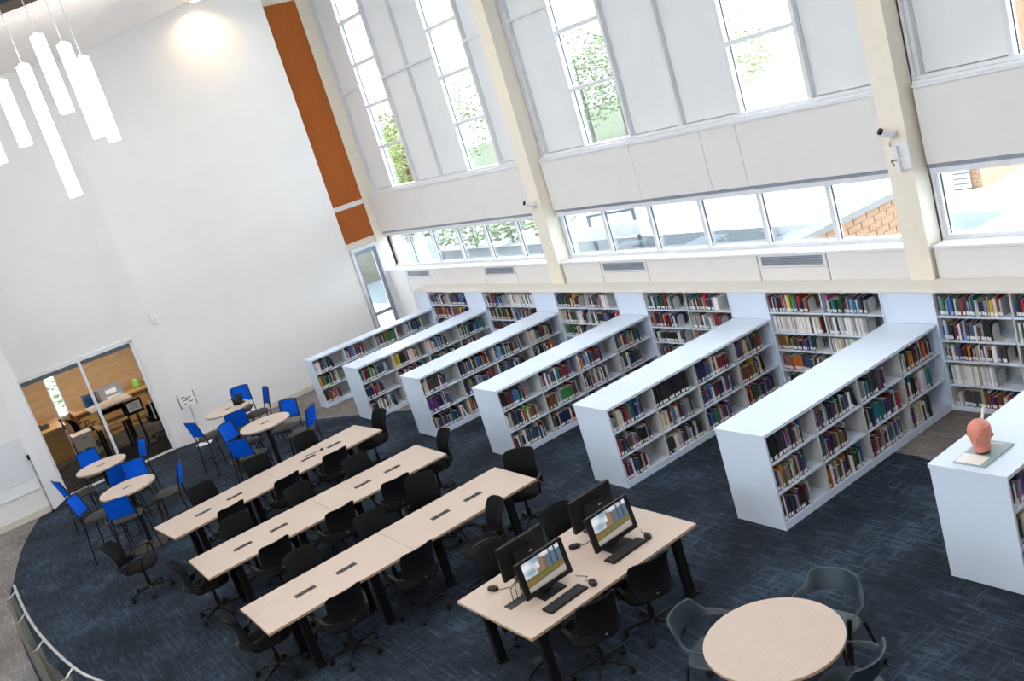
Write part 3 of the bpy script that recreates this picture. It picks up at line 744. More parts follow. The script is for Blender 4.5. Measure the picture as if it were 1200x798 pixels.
# ================================================================== TABLES
def grommet(t, x, y, z):
    g_ = MB().cbox(x, y, z+0.0015, 0.075, 0.22, 0.003).obj('power_outlet', dark_m, t)
    for k in (-1, 0, 1): MB().cbox(x, y+k*0.06, z+0.0035, 0.035, 0.035, 0.002).obj('socket', black_m, g_)
TZ = 0.65           # desk height
def work_table(name, label, cx, cy, rz, W_, L_, group, outlets, insets=(0.16, 0.16), lxi=0.14):
    t = thing(name, label, 'table', (cx, cy, 0), rz, group)
    top = MB().box(-W_/2, W_/2, -L_/2, L_/2, TZ-0.027, TZ)
    me = top.mesh('tabletop', [wood_m, edge_m])
    for p in me.polygons: p.material_index = 0 if abs(p.normal.z) > 0.5 else 1
    bevel(link('tabletop', me, t), 0.003)
    for sx in (-1, 1):
        for sy in (-1, 1):
            lx, ly = sx*(W_/2-lxi), sy*(L_/2-(insets[0] if sy < 0 else insets[1]))
            MB().cbox(lx, ly, 0.012+(TZ-0.039)/2, 0.055, 0.08, TZ-0.039).obj('leg', black_m, t)
            MB().cbox(lx+sx*0.01, ly, 0.014, 0.10, 0.09, 0.02).obj('foot', black_m, t)
    for sy in (-1, 1): MB().cbox(0, sy*(L_/2-(insets[0] if sy < 0 else insets[1])), TZ-0.055, W_-2*lxi, 0.05, 0.05).obj('rail', black_m, t)
    MB().cbox(0, 0, TZ-0.07, 0.05, L_-0.6, 0.07).obj('beam', black_m, t)
    for (gx, gy) in outlets: grommet(t, gx, gy, TZ)
    return t
rows = [(-12.025, 1.50, -12.295, 4.55, 'beside the bar tables'), (-10.285, 1.45, -10.29, 4.48, 'in the middle of the three rows'), (-8.385, 1.45, -8.417, 4.50, 'next to the computer table')]
TW_ = 0.82
rows = [(a*1.0242, b*1.0242, c*1.0242, d*1.0242, e) for a, b, c, d, e in rows]
TROW = []
for i, (x0, y0, x1, y1, where) in enumerate(rows):
    dx, dy = x1-x0, y1-y0; L_ = math.hypot(dx, dy); rz = -math.atan2(dx, dy)
    TROW.append((x0, y0, dx/L_, dy/L_, L_, rz))
    half = L_/2-0.002
    for h in (0, 1):
        s = (0.25+0.5*h)
        lab = 'maple work table %s, %s half' % (where, ('half away from the bookcases', 'half toward the bookcases')[h].replace('half ', ''))
        oy = [(-0.24, 0.21), (-0.24+0.0, 0.20)][h]
        outs = [(0.0, oy[0]), (0.0, oy[1])]
        if h == 1: outs = [(0.0, -0.22), (0.0, 0.20)]
        work_table('work_table', lab.replace(' half', ' half'), x0+dx*s, y0+dy*s, rz, TW_, half, 'maple work tables in three rows', outs, ((0.37, 0.40), (0.335, 0.30))[h], 0.20)
ct = work_table('computer_table', 'wide maple table carrying four computers', -6.360, 3.70, 0.026, 1.087, 1.845, None, [])
o = MB().cbox(0.0, -0.66, TZ+0.0025, 0.10, 0.20, 0.005).obj('power_outlet', dark_m, ct)

# ================================================================== TASK CHAIRS
def back_pt(u, v, y0=-0.27, w=0.215, z0=0.52, z1=0.90):
    x = (u-0.5)*2; taper = 1-0.05*v*v - 0.04*(1-v)
    r = 0.06
    xx = x*w*taper
    zz = z0+(z1-z0)*v
    corner = 0.0
    if v > 0.8: zz -= (abs(x)**10)*0.022*(v-0.8)/0.2
    yy = y0 - 0.10*v*v + 0.065*x*x + 0.02*math.sin(v*PI)
    return (xx, yy, zz)
def build_chair():
    t = thing('task_chair', 'x', 'chair', (0, 0, 0), 0, 'black task chairs')
    MB().cushion(0, 0.0, 0.455, 0.48, 0.47, 0.075, dome=0.004).obj('seat', seat_m, t, smooth=True)
    MB().cbox(0, 0, 0.41, 0.20, 0.24, 0.03).obj('seat_mechanism', blackp_m, t)
    bk = MB().slab(lambda u, v: back_pt(u, v), lambda u, v: (0, 1, 0), 0.022, 10, 7).obj('backrest', mesh_m, t, smooth=True)
    # plastic carrier hugging the lower back and running into the arms
    def cp(u, v):
        x = (u-0.5)*2; a = x*1.25
        return (0.245*math.sin(a)*1.04, -0.055-0.24*math.cos(a), 0.485+0.075*v + 0.02*abs(x)*v)
    ca = MB().slab(cp, lambda u, v: (-math.sin((u-0.5)*2.5), math.cos((u-0.5)*2.5), 0), 0.02, 14, 2).obj('back_carrier', blackp_m, t, smooth=True)
    MB().cbox(0, -0.318, 0.535, 0.026, 0.006, 0.012).obj('badge', chrome_m, ca)
    for s in (-1, 1):
        MB().tube([(s*0.235, -0.16, 0.53), (s*0.275, -0.06, 0.62), (s*0.285, 0.05, 0.645), (s*0.28, 0.17, 0.635), (s*0.25, 0.20, 0.60)], 0.018, 6, flat=(1.3, 0.7)).tube([(s*0.28, 0.12, 0.64), (s*0.25, 0.05, 0.43), (s*0.10, 0.02, 0.41)], 0.013, 6).obj('armrest', blackp_m, t, smooth=True)
    MB().tube([(0, 0, 0.10), (0, 0, 0.25)], 0.030, 10).tube([(0, 0, 0.25), (0, 0, 0.41)], 0.018, 10).obj('gas_column', blackp_m, t, smooth=True)
    MB().lathe([(0.045, 0.085), (0.05, 0.10), (0.035, 0.14)], 0, 0, 12).obj('hub', blackp_m, t, smooth=True)
    leg_me = MB().tube([(0.03, 0, 0.115), (0.17, 0, 0.10), (0.30, 0, 0.075)], [0.024, 0.020, 0.014], 6, flat=(1, 0.8)).mesh('base_leg', blackp_m, True)
    cas = MB().tube([(-0.012, -0.02, 0.03), (-0.012, 0.02, 0.03)], 0.030, 10).tube([(0, 0, 0.03), (0, 0, 0.08)], 0.008, 6).mesh('caster', blackp_m, True)
    for k in range(5):
        l = link('base_leg', leg_me, t, None, 2*PI*k/5+0.3)
        link('caster', cas, l, (0.30, 0, 0), 0.7)
    return t
chair = build_chair(); cu = [False]
def put_chair(x, y, face, label):
    """face: compass angle in degrees of the direction the sitter looks, 0 = +x, 90 = +y"""
    return place(chair, cu, (x, y, 0.004), math.radians(face-90), label, 'black task chairs')
wn3 = ['bar-table row', 'middle row', 'row by computers']
ends_ = ['end away from bookcases', 'middle seat', 'end toward bookcases']
YP = [(2.26, 3.06, 3.82), (2.19, 3.00, 3.77), (2.17, 2.96, None)]     # computer-table side
YM = [(2.30, 3.13, 3.92), (2.18, 3.02, 3.82), (2.27, 3.06, None)]     # bar-table side
jit = random.Random(11)
for i, (x0, y0, ux, uy, L_, rz) in enumerate(TROW):
    for j in range(3):
        for sgn, ys in ((1, YP[i][j]), (-1, YM[i][j])):
            if ys is None: continue
            off = sgn*(TW_/2+0.0) if sgn > 0 else -(TW_/2+(0.07, 0.01, -0.03)[i])
            s_ = (ys-y0)/uy
            side = 'computer-table side' if sgn > 0 else 'bar-table side'
            put_chair(x0+ux*s_+off, ys, (180 if sgn > 0 else 0)+jit.uniform(-7, 7)+(7 if (sgn > 0 and j == 0) else 0),
                      'black task chair tucked in, %s of %s, %s' % (side, wn3[i], ends_[j]))
put_chair(-7.99, 3.67, -98, 'black task chair turned sideways between the work table and the computer table')
put_chair(-9.32, 3.78, -28, 'black task chair swivelled outward, bar-table side of row by computers')
put_chair(-12.62, 4.66, -84, 'black task chair at the bookcase end of the bar-table row')
put_chair(-10.58, 4.57, -98, 'black task chair at the bookcase end of the middle row')
put_chair(-8.62, 4.62, -48, 'black task chair at the bookcase end of the row by computers')
put_chair(-10.66, 1.57, 84, 'black task chair under the railing end of the middle row')
put_chair(-8.67, 1.57, 86, 'black task chair under the railing end of the row by computers')
put_chair(-12.34, 1.15, 68, 'black task chair standing alone on the carpet near the bar stools')
put_chair(-5.83, 3.33, 172, 'black task chair at the round-table side of computer table, railing end')
put_chair(-5.87, 3.95, 166, 'black task chair at the round-table side of computer table, bookcase end')
put_chair(-6.90, 3.36, 6, 'black task chair on the work-table side of computer table, railing end')
put_chair(-6.90, 4.08, -4, 'black task chair on the work-table side of computer table, bookcase end')
put_chair(-20.74, 3.40, 175, 'black task chair behind the notice in the glazed office')
put_chair(-22.50, 2.20, 100, 'black task chair between the oak cabinet and counter in the glazed office')
for o in col.objects:
    if o.name.startswith('task_chair'): o.scale = (0.88, 0.88, 0.88)

# ================================================================== BAR TABLES AND STOOLS
def bar_table(x, y, label):
    t = thing('bar_table', label, 'table', (x, y, 0), 0, 'round bar tables')
    me = MB().lathe([(0.388, 0.902), (0.393, 0.906), (0.393, 0.928), (0.390, 0.93)], 0, 0, 40).mesh('tabletop', [wood_m, edge_m])
    for p in me.polygons: p.material_index = 0 if abs(p.normal.z) > 0.5 else 1
    link('tabletop', me, t)
    MB().lathe([(0.036, 0.02), (0.036, 0.88), (0.12, 0.902)], 0, 0, 14).obj('pole', black_m, t, True)
    MB().lathe([(0.30, 0.004), (0.30, 0.016), (0.05, 0.026)], 0, 0, 32).obj('base', MATS['dark_grey_vinyl'], t)
    MB().cbox(0, 0, 0.9315, 0.05, 0.13, 0.003).obj('power_outlet', dark_m, t)
    return t
BT = [(-15.67, 1.51, 'round maple bar table nearest the glass partition'), (-13.69, 1.51, 'round maple bar table on the railing side, near the lone task chair'),
      (-15.73, 3.62, 'round maple bar table with the black device on it'), (-13.80, 3.61, 'round maple bar table on the bookcase side, beside the work tables')]
BT = [(x*1.035, y*1.035, l) for x, y, l in BT]
for x, y, l in BT: bar_table(x, y, l)
def build_stool():
    t = thing('bar_stool', 'x', 'stool', (0, 0, 0), 0, 'blue-backed bar stools')
    MB().cushion(0, 0.02, 0.735, 0.44, 0.44, 0.06, dome=0.004).obj('seat', sseat_m, t, True)
    for s in (-1, 1):
        MB().tube([(s*0.225, 0.235, 0.0), (s*0.19, 0.19, 0.71)], 0.0115, 8).obj('leg', black_m, t, True)
        MB().tube([(s*0.225, -0.245, 0.0), (s*0.20, -0.19, 0.71), (s*0.20, -0.225, 0.86), (s*0.185, -0.29, 1.12)], 0.0115, 8).obj('leg', black_m, t, True)
        MB().tube([(s*0.215, 0.222, 0.27), (s*0.215, -0.228, 0.27)], 0.009, 8).obj('stretcher', black_m, t, True)
    MB().tube([(-0.213, 0.220, 0.33), (0.213, 0.220, 0.33)], 0.009, 8).obj('foot_rest', black_m, t, True)
    MB().tube([(-0.213, -0.226, 0.30), (0.213, -0.226, 0.30)], 0.009, 8).obj('stretcher', black_m, t, True)
    MB().tube([(-0.19, 0.19, 0.70), (0.19, 0.19, 0.70)], 0.009, 8).tube([(-0.19, -0.19, 0.70), (0.19, -0.19, 0.70)], 0.009, 8).obj('seat_frame', black_m, t, True)
    def bp(u, v, gx=1.0):
        x = (u-0.5)*2
        z = 0.835+0.31*v
        return (x*0.20*(1-0.06*v)*gx, -0.215-0.085*v-0.03*(1-x*x), z + (0.012*(1-x*x) if v > 0.9 else 0))
    MB().slab(bp, lambda u, v: (0, 1, 0), 0.014, 8, 6).obj('backrest', blue_m, t, True)
    e = 0.008
    rim = [bp(u/8, 0) for u in range(9)]
    MB().tube(rim, 0.012, 6).tube([bp(u/8, 1) for u in range(9)], 0.009, 6).tube([bp(0, v/6) for v in range(7)], 0.010, 6).tube([bp(1, v/6) for v in range(7)], 0.010, 6).obj('back_frame', black_m, t, True)
    return t
stool = build_stool(); su = [False]
tn = ['bar table nearest the glass partition', 'bar table near the lone task chair', 'bar table holding the black device', 'bar table beside the work tables']
sides = {'w': 'wall side', 'e': 'computer-table side', 's': 'railing side', 'n': 'bookcase side'}
STO = [(0, 'w', -16.62, 1.47), (0, 's', -15.45, 0.86), (0, 'e', -14.80, 1.60), (0, 'n', -15.72, 2.16),
       (1, 'w', -14.60, 1.80), (1, 'n', -13.37, 2.15), (1, 's', -14.02, 0.88), (1, 'e', -13.00, 1.24),
       (2, 'w', -16.56, 4.12), (2, 'n', -15.62, 4.27), (2, 's', -15.45, 2.95), (2, 'e', -14.90, 3.50),
       (3, 'w', -14.12, 4.12), (3, 'n', -13.20, 4.12), (3, 's', -14.36, 3.20), (3, 'e', -13.18, 3.00)]
for k, sd, bx, by in STO:
    tx, ty, _ = BT[k]; bx *= 1.0405; by *= 1.0405
    a = math.atan2(ty-by, tx-bx)
    px, py = bx+math.cos(a)*0.225, by+math.sin(a)*0.225
    place(stool, su, (px, py, 0.004), a-PI/2, 'blue-backed bar stool on the %s of the %s' % (sides[sd], tn[k]), 'blue-backed bar stools')
dv = thing('desk_device', 'small black device with angled panels on a bar table', 'device', (-16.27, 3.97, 0.9312), 0.5)
MB().cbox(0, 0, 0.01, 0.16, 0.14, 0.02).obj('base', blackp_m, dv)
MB().cbox(0.0, 0.03, 0.09, 0.17, 0.012, 0.16, rot=Matrix.Rotation(-0.35, 3, 'X')).obj('panel', blackp_m, dv)
MB().cbox(0.0, -0.05, 0.075, 0.16, 0.012, 0.13, rot=Matrix.Rotation(0.45, 3, 'X')).obj('panel', dark_m, dv)
MB().cbox(-0.07, 0.0, 0.06, 0.012, 0.12, 0.10).obj('side', blackp_m, dv)

# ================================================================== FOREGROUND ROUND TABLE AND ARMCHAIRS
rt = thing('round_table', 'low round maple table among the slate plastic armchairs', 'table', (-4.23, 3.718, 0))
me = MB().lathe([(0.463, 0.623), (0.469, 0.627), (0.469, 0.647), (0.466, 0.65)], 0, 0, 64).mesh('tabletop', [wood_m, edge_m])
for p in me.polygons: p.material_index = 0 if abs(p.normal.z) > 0.5 else 1
link('tabletop', me, rt)
MB().lathe([(0.04, 0.02), (0.04, 0.60), (0.14, 0.623)], 0, 0, 16).obj('pole', black_m, rt, True)
MB().lathe([(0.28, 0.0), (0.28, 0.012), (0.05, 0.03)], 0, 0, 32).obj('base', black_m, rt)
def build_armchair():
    t = thing('armchair', 'x', 'chair', (0, 0, 0), 0, 'slate plastic armchairs')
    MB().cushion(0, 0.02, 0.445, 0.46, 0.46, 0.05, e=3.0).obj('seat', slate_m, t, True)
    def tz(a):    # top of shell by angle from the back
        q = abs(a)/1.95
        if q < 0.42: return 0.80
        if q < 0.58: return 0.80-0.13*((q-0.42)/0.16)
        return 0.67-0.03*(q-0.58)/0.42
    def bz(a):
        q = abs(a)/1.95
        return 0.64 - 0.02*q if q < 0.75 else 0.625
    def sp(u, v):
        a = (u-0.5)*2*1.95
        r = 0.265+0.025*v
        z = bz(a)+(tz(a)-bz(a))*v
        return (r*math.sin(a)*1.04, 0.02-r*math.cos(a)*1.02-0.03*v, z)
    MB().slab(sp, lambda u, v: (-math.sin((u-0.5)*3.9), math.cos((u-0.5)*3.9), 0), -0.018, 40, 4).obj('back_shell', slate_m, t, True)
    for s in (-1, 1):
        MB().tube([(s*0.262, 0.10, 0.64), (s*0.25, 0.12, 0.50), (s*0.22, 0.10, 0.43)], 0.016, 8, flat=(1, 1.6)).obj('arm_support', black_m, t, True)
        MB().tube([(s*0.20, 0.18, 0.43), (s*0.25, 0.25, 0.06)], 0.014, 8).obj('leg', black_m, t, True)
        MB().tube([(s*0.20, -0.17, 0.43), (s*0.24, -0.24, 0.06)], 0.014, 8).obj('leg', black_m, t, True)
        for yy in (0.25, -0.24): MB().tube([(s*0.25-0.014, yy, 0.03), (s*0.25+0.014, yy, 0.03)], 0.03, 10).obj('caster', black_m, t, True)
    return t
arm = build_armchair(); au = [False]
place(arm, au, (-4.76, 3.63, 0.004), math.radians(25-90), 'slate plastic armchair on the computer-table side of the low round table', 'slate plastic armchairs')
place(arm, au, (-4.25, 4.27, 0.004), math.radians(-82-90), 'slate plastic armchair on the bookcase side of the low round table', 'slate plastic armchairs')
place(arm, au, (-3.74, 3.80, 0.004), math.radians(188-90), 'slate plastic armchair on the far side from the computers at low round table', 'slate plastic armchairs')

for o in col.objects:
    if o.name.startswith('bar_stool') or o.name.startswith('armchair'): o.scale = (0.88, 0.88, 0.88)

# ================================================================== COMPUTERS
def screen_mesh():
    nx, nz = 96, 60
    rr = random.Random(5)
    def paint(u, v):
        # u 0..1 left to right, v 0..1 bottom to top : sky, tan building, flower bed, path
        c = (0.30, 0.42, 0.55)
        cl = math.sin(u*9+v*5)*math.sin(u*4-v*11+1)
        c = tuple(a+(0.9-a)*max(0, min(1, 0.55+0.7*cl)) for a in c)
        if 0.42 < u < 0.60 and v < 0.93-(u-0.42)*0.5 and v > 0.42: c = (0.30, 0.20, 0.12) if u < 0.53 else (0.22, 0.13, 0.08)
        if u >= 0.60 and v > 0.42: c = (0.10, 0.17, 0.24) if v < 0.85 else c
        if u >= 0.60 and v > 0.42 and int(u*28) % 4 == 0: c = (0.05, 0.05, 0.06)
        if 0.34 < u <= 0.42 and 0.42 < v < 0.62: c = (0.26, 0.20, 0.14)
        if v <= 0.45: 
            c = (0.10+rr.random()*0.10, 0.12+rr.random()*0.10, 0.04)
            if rr.random() < 0.22: c = (0.55, 0.16, 0.04)
            if v > 0.36 and rr.random() < 0.4: c = (0.08, 0.10, 0.05)
        if v < 0.20+0.10*math.sin(u*2.2): 
            c = (0.45, 0.40, 0.36) if v < 0.16+0.08*u else (0.14, 0.14, 0.06)
        if v < 0.05: c = (0.28, 0.26, 0.25)
        return c
    b = MB(); colr = []
    for i in range(nx):
        for k in range(nz):
            y0, y1 = -0.195+0.39*i/nx, -0.195+0.39*(i+1)/nx; z0, z1 = -0.125+0.25*k/nz, -0.125+0.25*(k+1)/nz
            b.add([(0, y0, z0), (0, y1, z0), (0, y1, z1), (0, y0, z1)], [(0, 1, 2, 3)])
            colr.append(paint((i+0.5)/nx, (k+0.5)/nz))
    m = bpy.data.materials.new('screen_picture'); m.use_nodes = True
    nt = m.node_tree; p = nt.nodes['Principled BSDF']; p.inputs['Base Color'].default_value = (0.01, 0.01, 0.01, 1); p.inputs['Roughness'].default_value = 0.3
    a = nt.nodes.new('ShaderNodeVertexColor'); a.layer_name = 'tint'
    nt.links.new(a.outputs['Color'], p.inputs['Emission Color']); p.inputs['Emission Strength'].default_value = 0.8
    me = b.mesh('screen', m)
    at = me.color_attributes.new('tint', 'FLOAT_COLOR', 'CORNER')
    for pi_, c in enumerate(colr):
        for l in range(4): at.data[pi_*4+l].color = (*c, 1)
    return me
scr_me = screen_mesh()
def computer(x, y, rz, label):
    t = thing('computer', label, 'computer', (x*1.0242, y*1.0242, TZ+0.0008), rz, 'all-in-one computers on the maple table')
    tilt = Matrix.Rotation(-0.10, 3, 'Y')
    R4 = tilt.to_4x4(); R4.translation = (0, 0, 0.215)
    bd = bevel(MB().cbox(0, 0, 0, 0.035, 0.49, 0.315).obj('housing', blackp_m, t), 0.005); bd.matrix_local = R4
    s_ = link('screen', scr_me, t); s_['label'] = 'lit screen showing a building under a cloudy sky'
    M2 = R4.copy(); s_.matrix_local = R4 @ Matrix.Translation((0.0185, 0, 0.012))
    bk = MB().cbox(0, 0, 0, 0.05, 0.22, 0.16).obj('rear_cover', blackp_m, t); bk.matrix_local = R4 @ Matrix.Translation((-0.035, 0, -0.02))
    lb = MB().cbox(0, 0, 0, 0.002, 0.03, 0.012).obj('badge', chrome_m, t); lb.matrix_local = R4 @ Matrix.Translation((-0.062, -0.05, 0.02))
    MB().cbox(-0.055, 0, 0.09, 0.03, 0.09, 0.18).obj('stand_neck', blackp_m, t)
    bevel(MB().cbox(-0.02, 0, 0.007, 0.19, 0.24, 0.014).obj('stand_base', blackp_m, t), 0.004)
    return t
computer(-6.05, 3.21, 0.03, 'computer with lit screen facing the round table, railing end')
computer(-6.08, 3.96, 0.03, 'computer with lit screen facing the round table, bookcase end')
computer(-6.45, 3.28, PI+0.03, 'computer with its black back to the round table, railing end')
computer(-6.50, 4.09, PI+0.03, 'computer with its black back to the round table, bookcase end')
kb_me = None
def keyboard(x, y, rz, label):
    t = thing('keyboard', label, 'keyboard', (x*1.0242, y*1.0242, TZ+0.001), rz, 'black keyboards on the computer table')
    bevel(MB().cbox(0, 0, 0.008, 0.125, 0.40, 0.016).obj('body', blackp_m, t), 0.003)
    b = MB()
    for r_ in range(5):
        for c_ in range(15): b.cbox(-0.045+r_*0.0215, -0.178+c_*0.0254, 0.018, 0.017, 0.020, 0.006)
    o = b.obj('keys', dark_m, t); o['kind'] = 'stuff'
keyboard(-5.84, 3.20, 0.06, 'black keyboard in front of the computer at the railing end')
keyboard(-5.935, 3.93, 0.04, 'black keyboard in front of the lit computer at the bookcase end')
def mouse(x, y, rz, label, cab):
    t = thing('mouse', label, 'mouse', (x*1.0242, y*1.0242, TZ+0.001), rz, 'black mice on the computer table')
    MB().cushion(0, 0, 0.016, 0.11, 0.062, 0.032, e=2.2, dome=0.006).obj('body', blackp_m, t, True)
    MB().cbox(0.03, 0, 0.035, 0.02, 0.008, 0.008).obj('wheel', dark_m, t)
    MB().tube([(0.055, 0, 0.01)]+cab, 0.0025, 5).obj('cable', blackp_m, t)
mouse(-5.80, 3.455, 2.9, 'black mouse beside the keyboard at the railing end', [(0.10, 0.03, 0.004), (0.15, -0.02, 0.004), (0.20, 0.02, 0.004), (0.24, 0.05, 0.004)])
mouse(-6.55, 2.97, 0.4, 'black mouse near the outlet and cables', [(0.09, 0.02, 0.004), (0.13, 0.05, 0.004), (0.17, 0.03, 0.004)])
mouse(-6.42, 3.76, 0.9, 'black mouse between the two computer pairs', [(0.09, 0.01, 0.004), (0.13, 0.05, 0.004), (0.18, 0.06, 0.004)])
mouse(-5.92, 4.17, 2.7, 'black mouse beside the keyboard at the bookcase end', [(0.09, -0.02, 0.004), (0.13, 0.02, 0.004), (0.18, 0.01, 0.004)])
for k in range(4):
    y0 = 2.94+k*0.045
    o = MB().tube(spline([(-6.36, y0+0.08, 0.658), (-6.37, y0+0.09, 0.71), (-6.40, y0+0.11, 0.745), (-6.46, 3.14+0.02*k, 0.75), (-6.51, 3.18+0.02*k, 0.71), (-6.53, 3.23+0.02*k, 0.67)], 5), 0.0035, 6).obj('power_cable', black_m)
    tag(o, 'black power cable looping out of the computer table outlet', 'cable', 'cables at the computer table outlet')
fb = thing('floor_box', 'grey floor outlet box under the computer table', 'floor box', (-6.40, 3.16, 0.004))
MB().cbox(0, 0, 0.004, 0.20, 0.20, 0.008).obj('frame', dark_m, fb); MB().cbox(0, 0, 0.012, 0.15, 0.15, 0.012).obj('lid', dark_m, fb)
MB().tube(spline([(0, 0, 0.02), (0.05, -0.1, 0.03), (0.1, -0.25, 0.02), (0.2, -0.3, 0.02)], 5), 0.01, 6).obj('cable', black_m, fb)
cc = MB().tube(spline([(-12.63, 3.66, 0.656), (-12.60, 3.78, 0.656), (-12.57, 3.88, 0.658)], 5), 0.004, 6).lathe([(0.012, 0.651), (0.022, 0.655), (0.022, 0.673), (0.012, 0.677)], -12.565, 3.90, 12).obj('charging_cable', blackp_m)
tag(cc, 'black charging cable with plug lying on the bar-table row', 'cable')

# ================================================================== HEAD MODEL ON BOARD
hb = thing('display_board', 'grey-green board under the clay head model', 'board', (-3.97, 5.94, SH))
bevel(MB().cbox(0, 0, 0.008, 0.25, 0.40, 0.016).obj('board', tray_m, hb), 0.003)
cd = MB().cbox(-3.985, 5.815, SH+0.0175, 0.20, 0.14, 0.003).obj('info_card', paper_m); tag(cd, 'white card lying on the board before the clay head', 'card')
hd = thing('head_model', 'terracotta clay human head model on a board', 'sculpture', (-3.975, 5.95, SH+0.016), math.radians(-72))
def head_mesh():
    b = MB(); nu, nv = 36, 30; H_ = 0.235
    # local +x is where the face looks
    prof = [(0.0, 0.072), (0.06, 0.073), (0.14, 0.074), (0.22, 0.078), (0.32, 0.084), (0.45, 0.093), (0.58, 0.100), (0.70, 0.101), (0.82, 0.090), (0.92, 0.064), (0.98, 0.030), (1.0, 0.004)]
    def rad(v):
        for (a, ra), (c, rc) in zip(prof[:-1], prof[1:]):
            if a <= v <= c: return ra+(rc-ra)*(v-a)/(c-a)
        return 0.0
    G = lambda d, s: math.exp(-(d/s)**2)
    def fn(u, v):
        a = 2*PI*u; ad = math.atan2(math.sin(a), math.cos(a)); r = rad(v)
        x, y = math.cos(a), math.sin(a)
        rx, ry = r*1.10, r*0.80
        if v < 0.30 and abs(ad) > 1.2: rx *= 0.86          # nape
        k = 1.0
        k += 0.34*G(ad, 0.17)*G(v-0.42, 0.075)             # nose tip
        k += 0.15*G(ad, 0.14)*G(v-0.52, 0.09)              # nose bridge
        k += 0.09*G(ad, 0.30)*G(v-0.29, 0.025)             # lips
        k -= 0.05*G(ad, 0.30)*G(v-0.315, 0.012)
        k += 0.13*G(ad, 0.35)*G(v-0.16, 0.06)              # chin
        for s in (-1, 1):
            k -= 0.13*G(ad-s*0.36, 0.17)*G(v-0.545, 0.042)  # eye socket
            k += 0.06*G(ad-s*0.36, 0.09)*G(v-0.54, 0.018)   # lid
            k += 0.05*G(ad-s*0.35, 0.25)*G(v-0.61, 0.035)   # brow
            k += 0.05*G(ad-s*0.75, 0.25)*G(v-0.42, 0.08)    # cheek
            k += 0.30*G(ad-s*1.62, 0.10)*G(v-0.46, 0.085)   # ear
        return (rx*x*k+0.006, ry*y*(k if abs(ad) > 1.3 else 0.5+0.5*k), v*H_)
    b.grid(fn, nu*2, nv*2, flip=False)
    b.add([fn(i/72, 0) for i in range(72)], [tuple(reversed(range(72)))])
    return b.mesh('head', terra_m, True)
ho = link('head', head_mesh(), hd); ho.location = (0, 0, 0.03)
MB().lathe([(0.05, 0.0), (0.05, 0.008), (0.012, 0.012), (0.012, 0.06)], 0, 0, 16).obj('stand', dark_m, hd, True)
MB().tube([(-0.045, 0.015, 0.225), (-0.085, 0.035, 0.325)], 0.011, 10).obj('tube', white_m, hd, True)
MB().tube([(-0.06, 0.05, 0.03), (-0.04, 0.13, 0.045)], 0.009, 10).obj('tube', white_m, hd, True)

# ================================================================== WALL AND COLUMN FITTINGS
ts = thing('thermostat', 'small white sensor box on the white side wall', 'sensor', (XW, 3.69, 2.56))
bevel(MB().box(0, 0.035, -0.055, 0.055, -0.11, 0.11).obj('body', white_m, ts), 0.008); MB().box(0.035, 0.037, -0.03, 0.03, -0.06, -0.02).obj('vent', shelfi_m, ts)
sg = thing('sign_stand', 'small framed notice on a thin pole before the white wall', 'sign', (-18.5, 3.62, 0))
MB().lathe([(0.16, 0), (0.16, 0.012), (0.03, 0.02)], 0, 0, 24).obj('base', white_m, sg)
MB().tube([(0, 0, 0.015), (0, 0, 0.80)], 0.008).obj('pole', chrome_m, sg)
MB().box(-0.012, 0.0, -0.16, 0.16, 0.79, 1.07).obj('frame', MATS['aluminium'], sg)
for y in (-0.155, 0.155): MB().box(-0.014, 0.006, y-0.006, y+0.006, 0.79, 1.07).obj('frame_edge', dark_m, sg)
MB().box(0.0, 0.003, -0.14, 0.14, 0.805, 1.055).obj('paper', paper_m, sg)
for (a, b, z) in ((-0.11, -0.02, 1.0), (-0.06, 0.09, 0.965), (-0.09, 0.06, 0.93), (0.01, 0.10, 0.88), (-0.1, -0.03, 0.86)): MB().box(0.003, 0.0045, a, b, z-0.008, z+0.008).obj('text_line', MATS['slate_plastic'], sg)
wbd = thing('whiteboard', 'white dry-erase board on the wall by the glass partition', 'whiteboard', (-18.57, -0.35, 0))
MB().box(0, 0.015, -1.1, 1.10, 0.70, 1.455).obj('panel', board_m, wbd)
MB().box(0, 0.02, -1.11, 1.112, 1.455, 1.465).box(0, 0.02, 1.10, 1.112, 0.69, 1.455).box(0, 0.02, -1.11, 1.112, 0.69, 0.70).obj('frame', alu_m, wbd)
MB().box(0, 0.012, -1.1, 1.10, 0.49, 0.69).obj('lower_panel', spandrel_m, wbd)
MB().box(0, 0.02, -1.1, 1.10, 0.478, 0.49).obj('rail', alu_m, wbd)
MB().box(0.015, 0.06, 1.09, 1.13, 1.03, 1.12).obj('clip', black_m, wbd)
MB().tube([(0.03, 1.12, 0.03), (0.03, 1.12, 1.03)], 0.012).obj('upright', chrome_m, wbd)
MB().cbox(0.06, 1.12, 0.02, 0.12, 0.05, 0.03).obj('foot', blackp_m, wbd)
def cam_unit(x, z, label, big):
    t = thing('security_camera', label, 'camera', (x, 8.75, z))
    MB().cbox(0, -0.04, 0, 0.06, 0.08, 0.06).obj('mount', white_m, t)
    MB().tube([(0.02, -0.07, 0.0), (-0.03, -0.17, 0.06)], 0.04, 10).obj('body', white_m, t, True)
    MB().tube([(-0.03, -0.17, 0.06), (-0.042, -0.192, 0.074)], 0.034, 10).obj('lens', black_m, t, True)
    MB().tube([(0.0, -0.06, -0.02), (-0.05, -0.05, -0.08), (-0.08, -0.01, -0.13)], 0.008, 6).obj('cable', white_m, t)
    return t
cam_unit(-6.15, 2.98, 'white security camera on the cream column near the head-model bookcase', True)
cam_unit(-12.84, 2.76, 'white security camera on the cream column of the far bays', False)
wap = thing('wireless_box', 'white wireless box with antennas under the column camera', 'junction box', (-6.10, 8.75, 2.74))
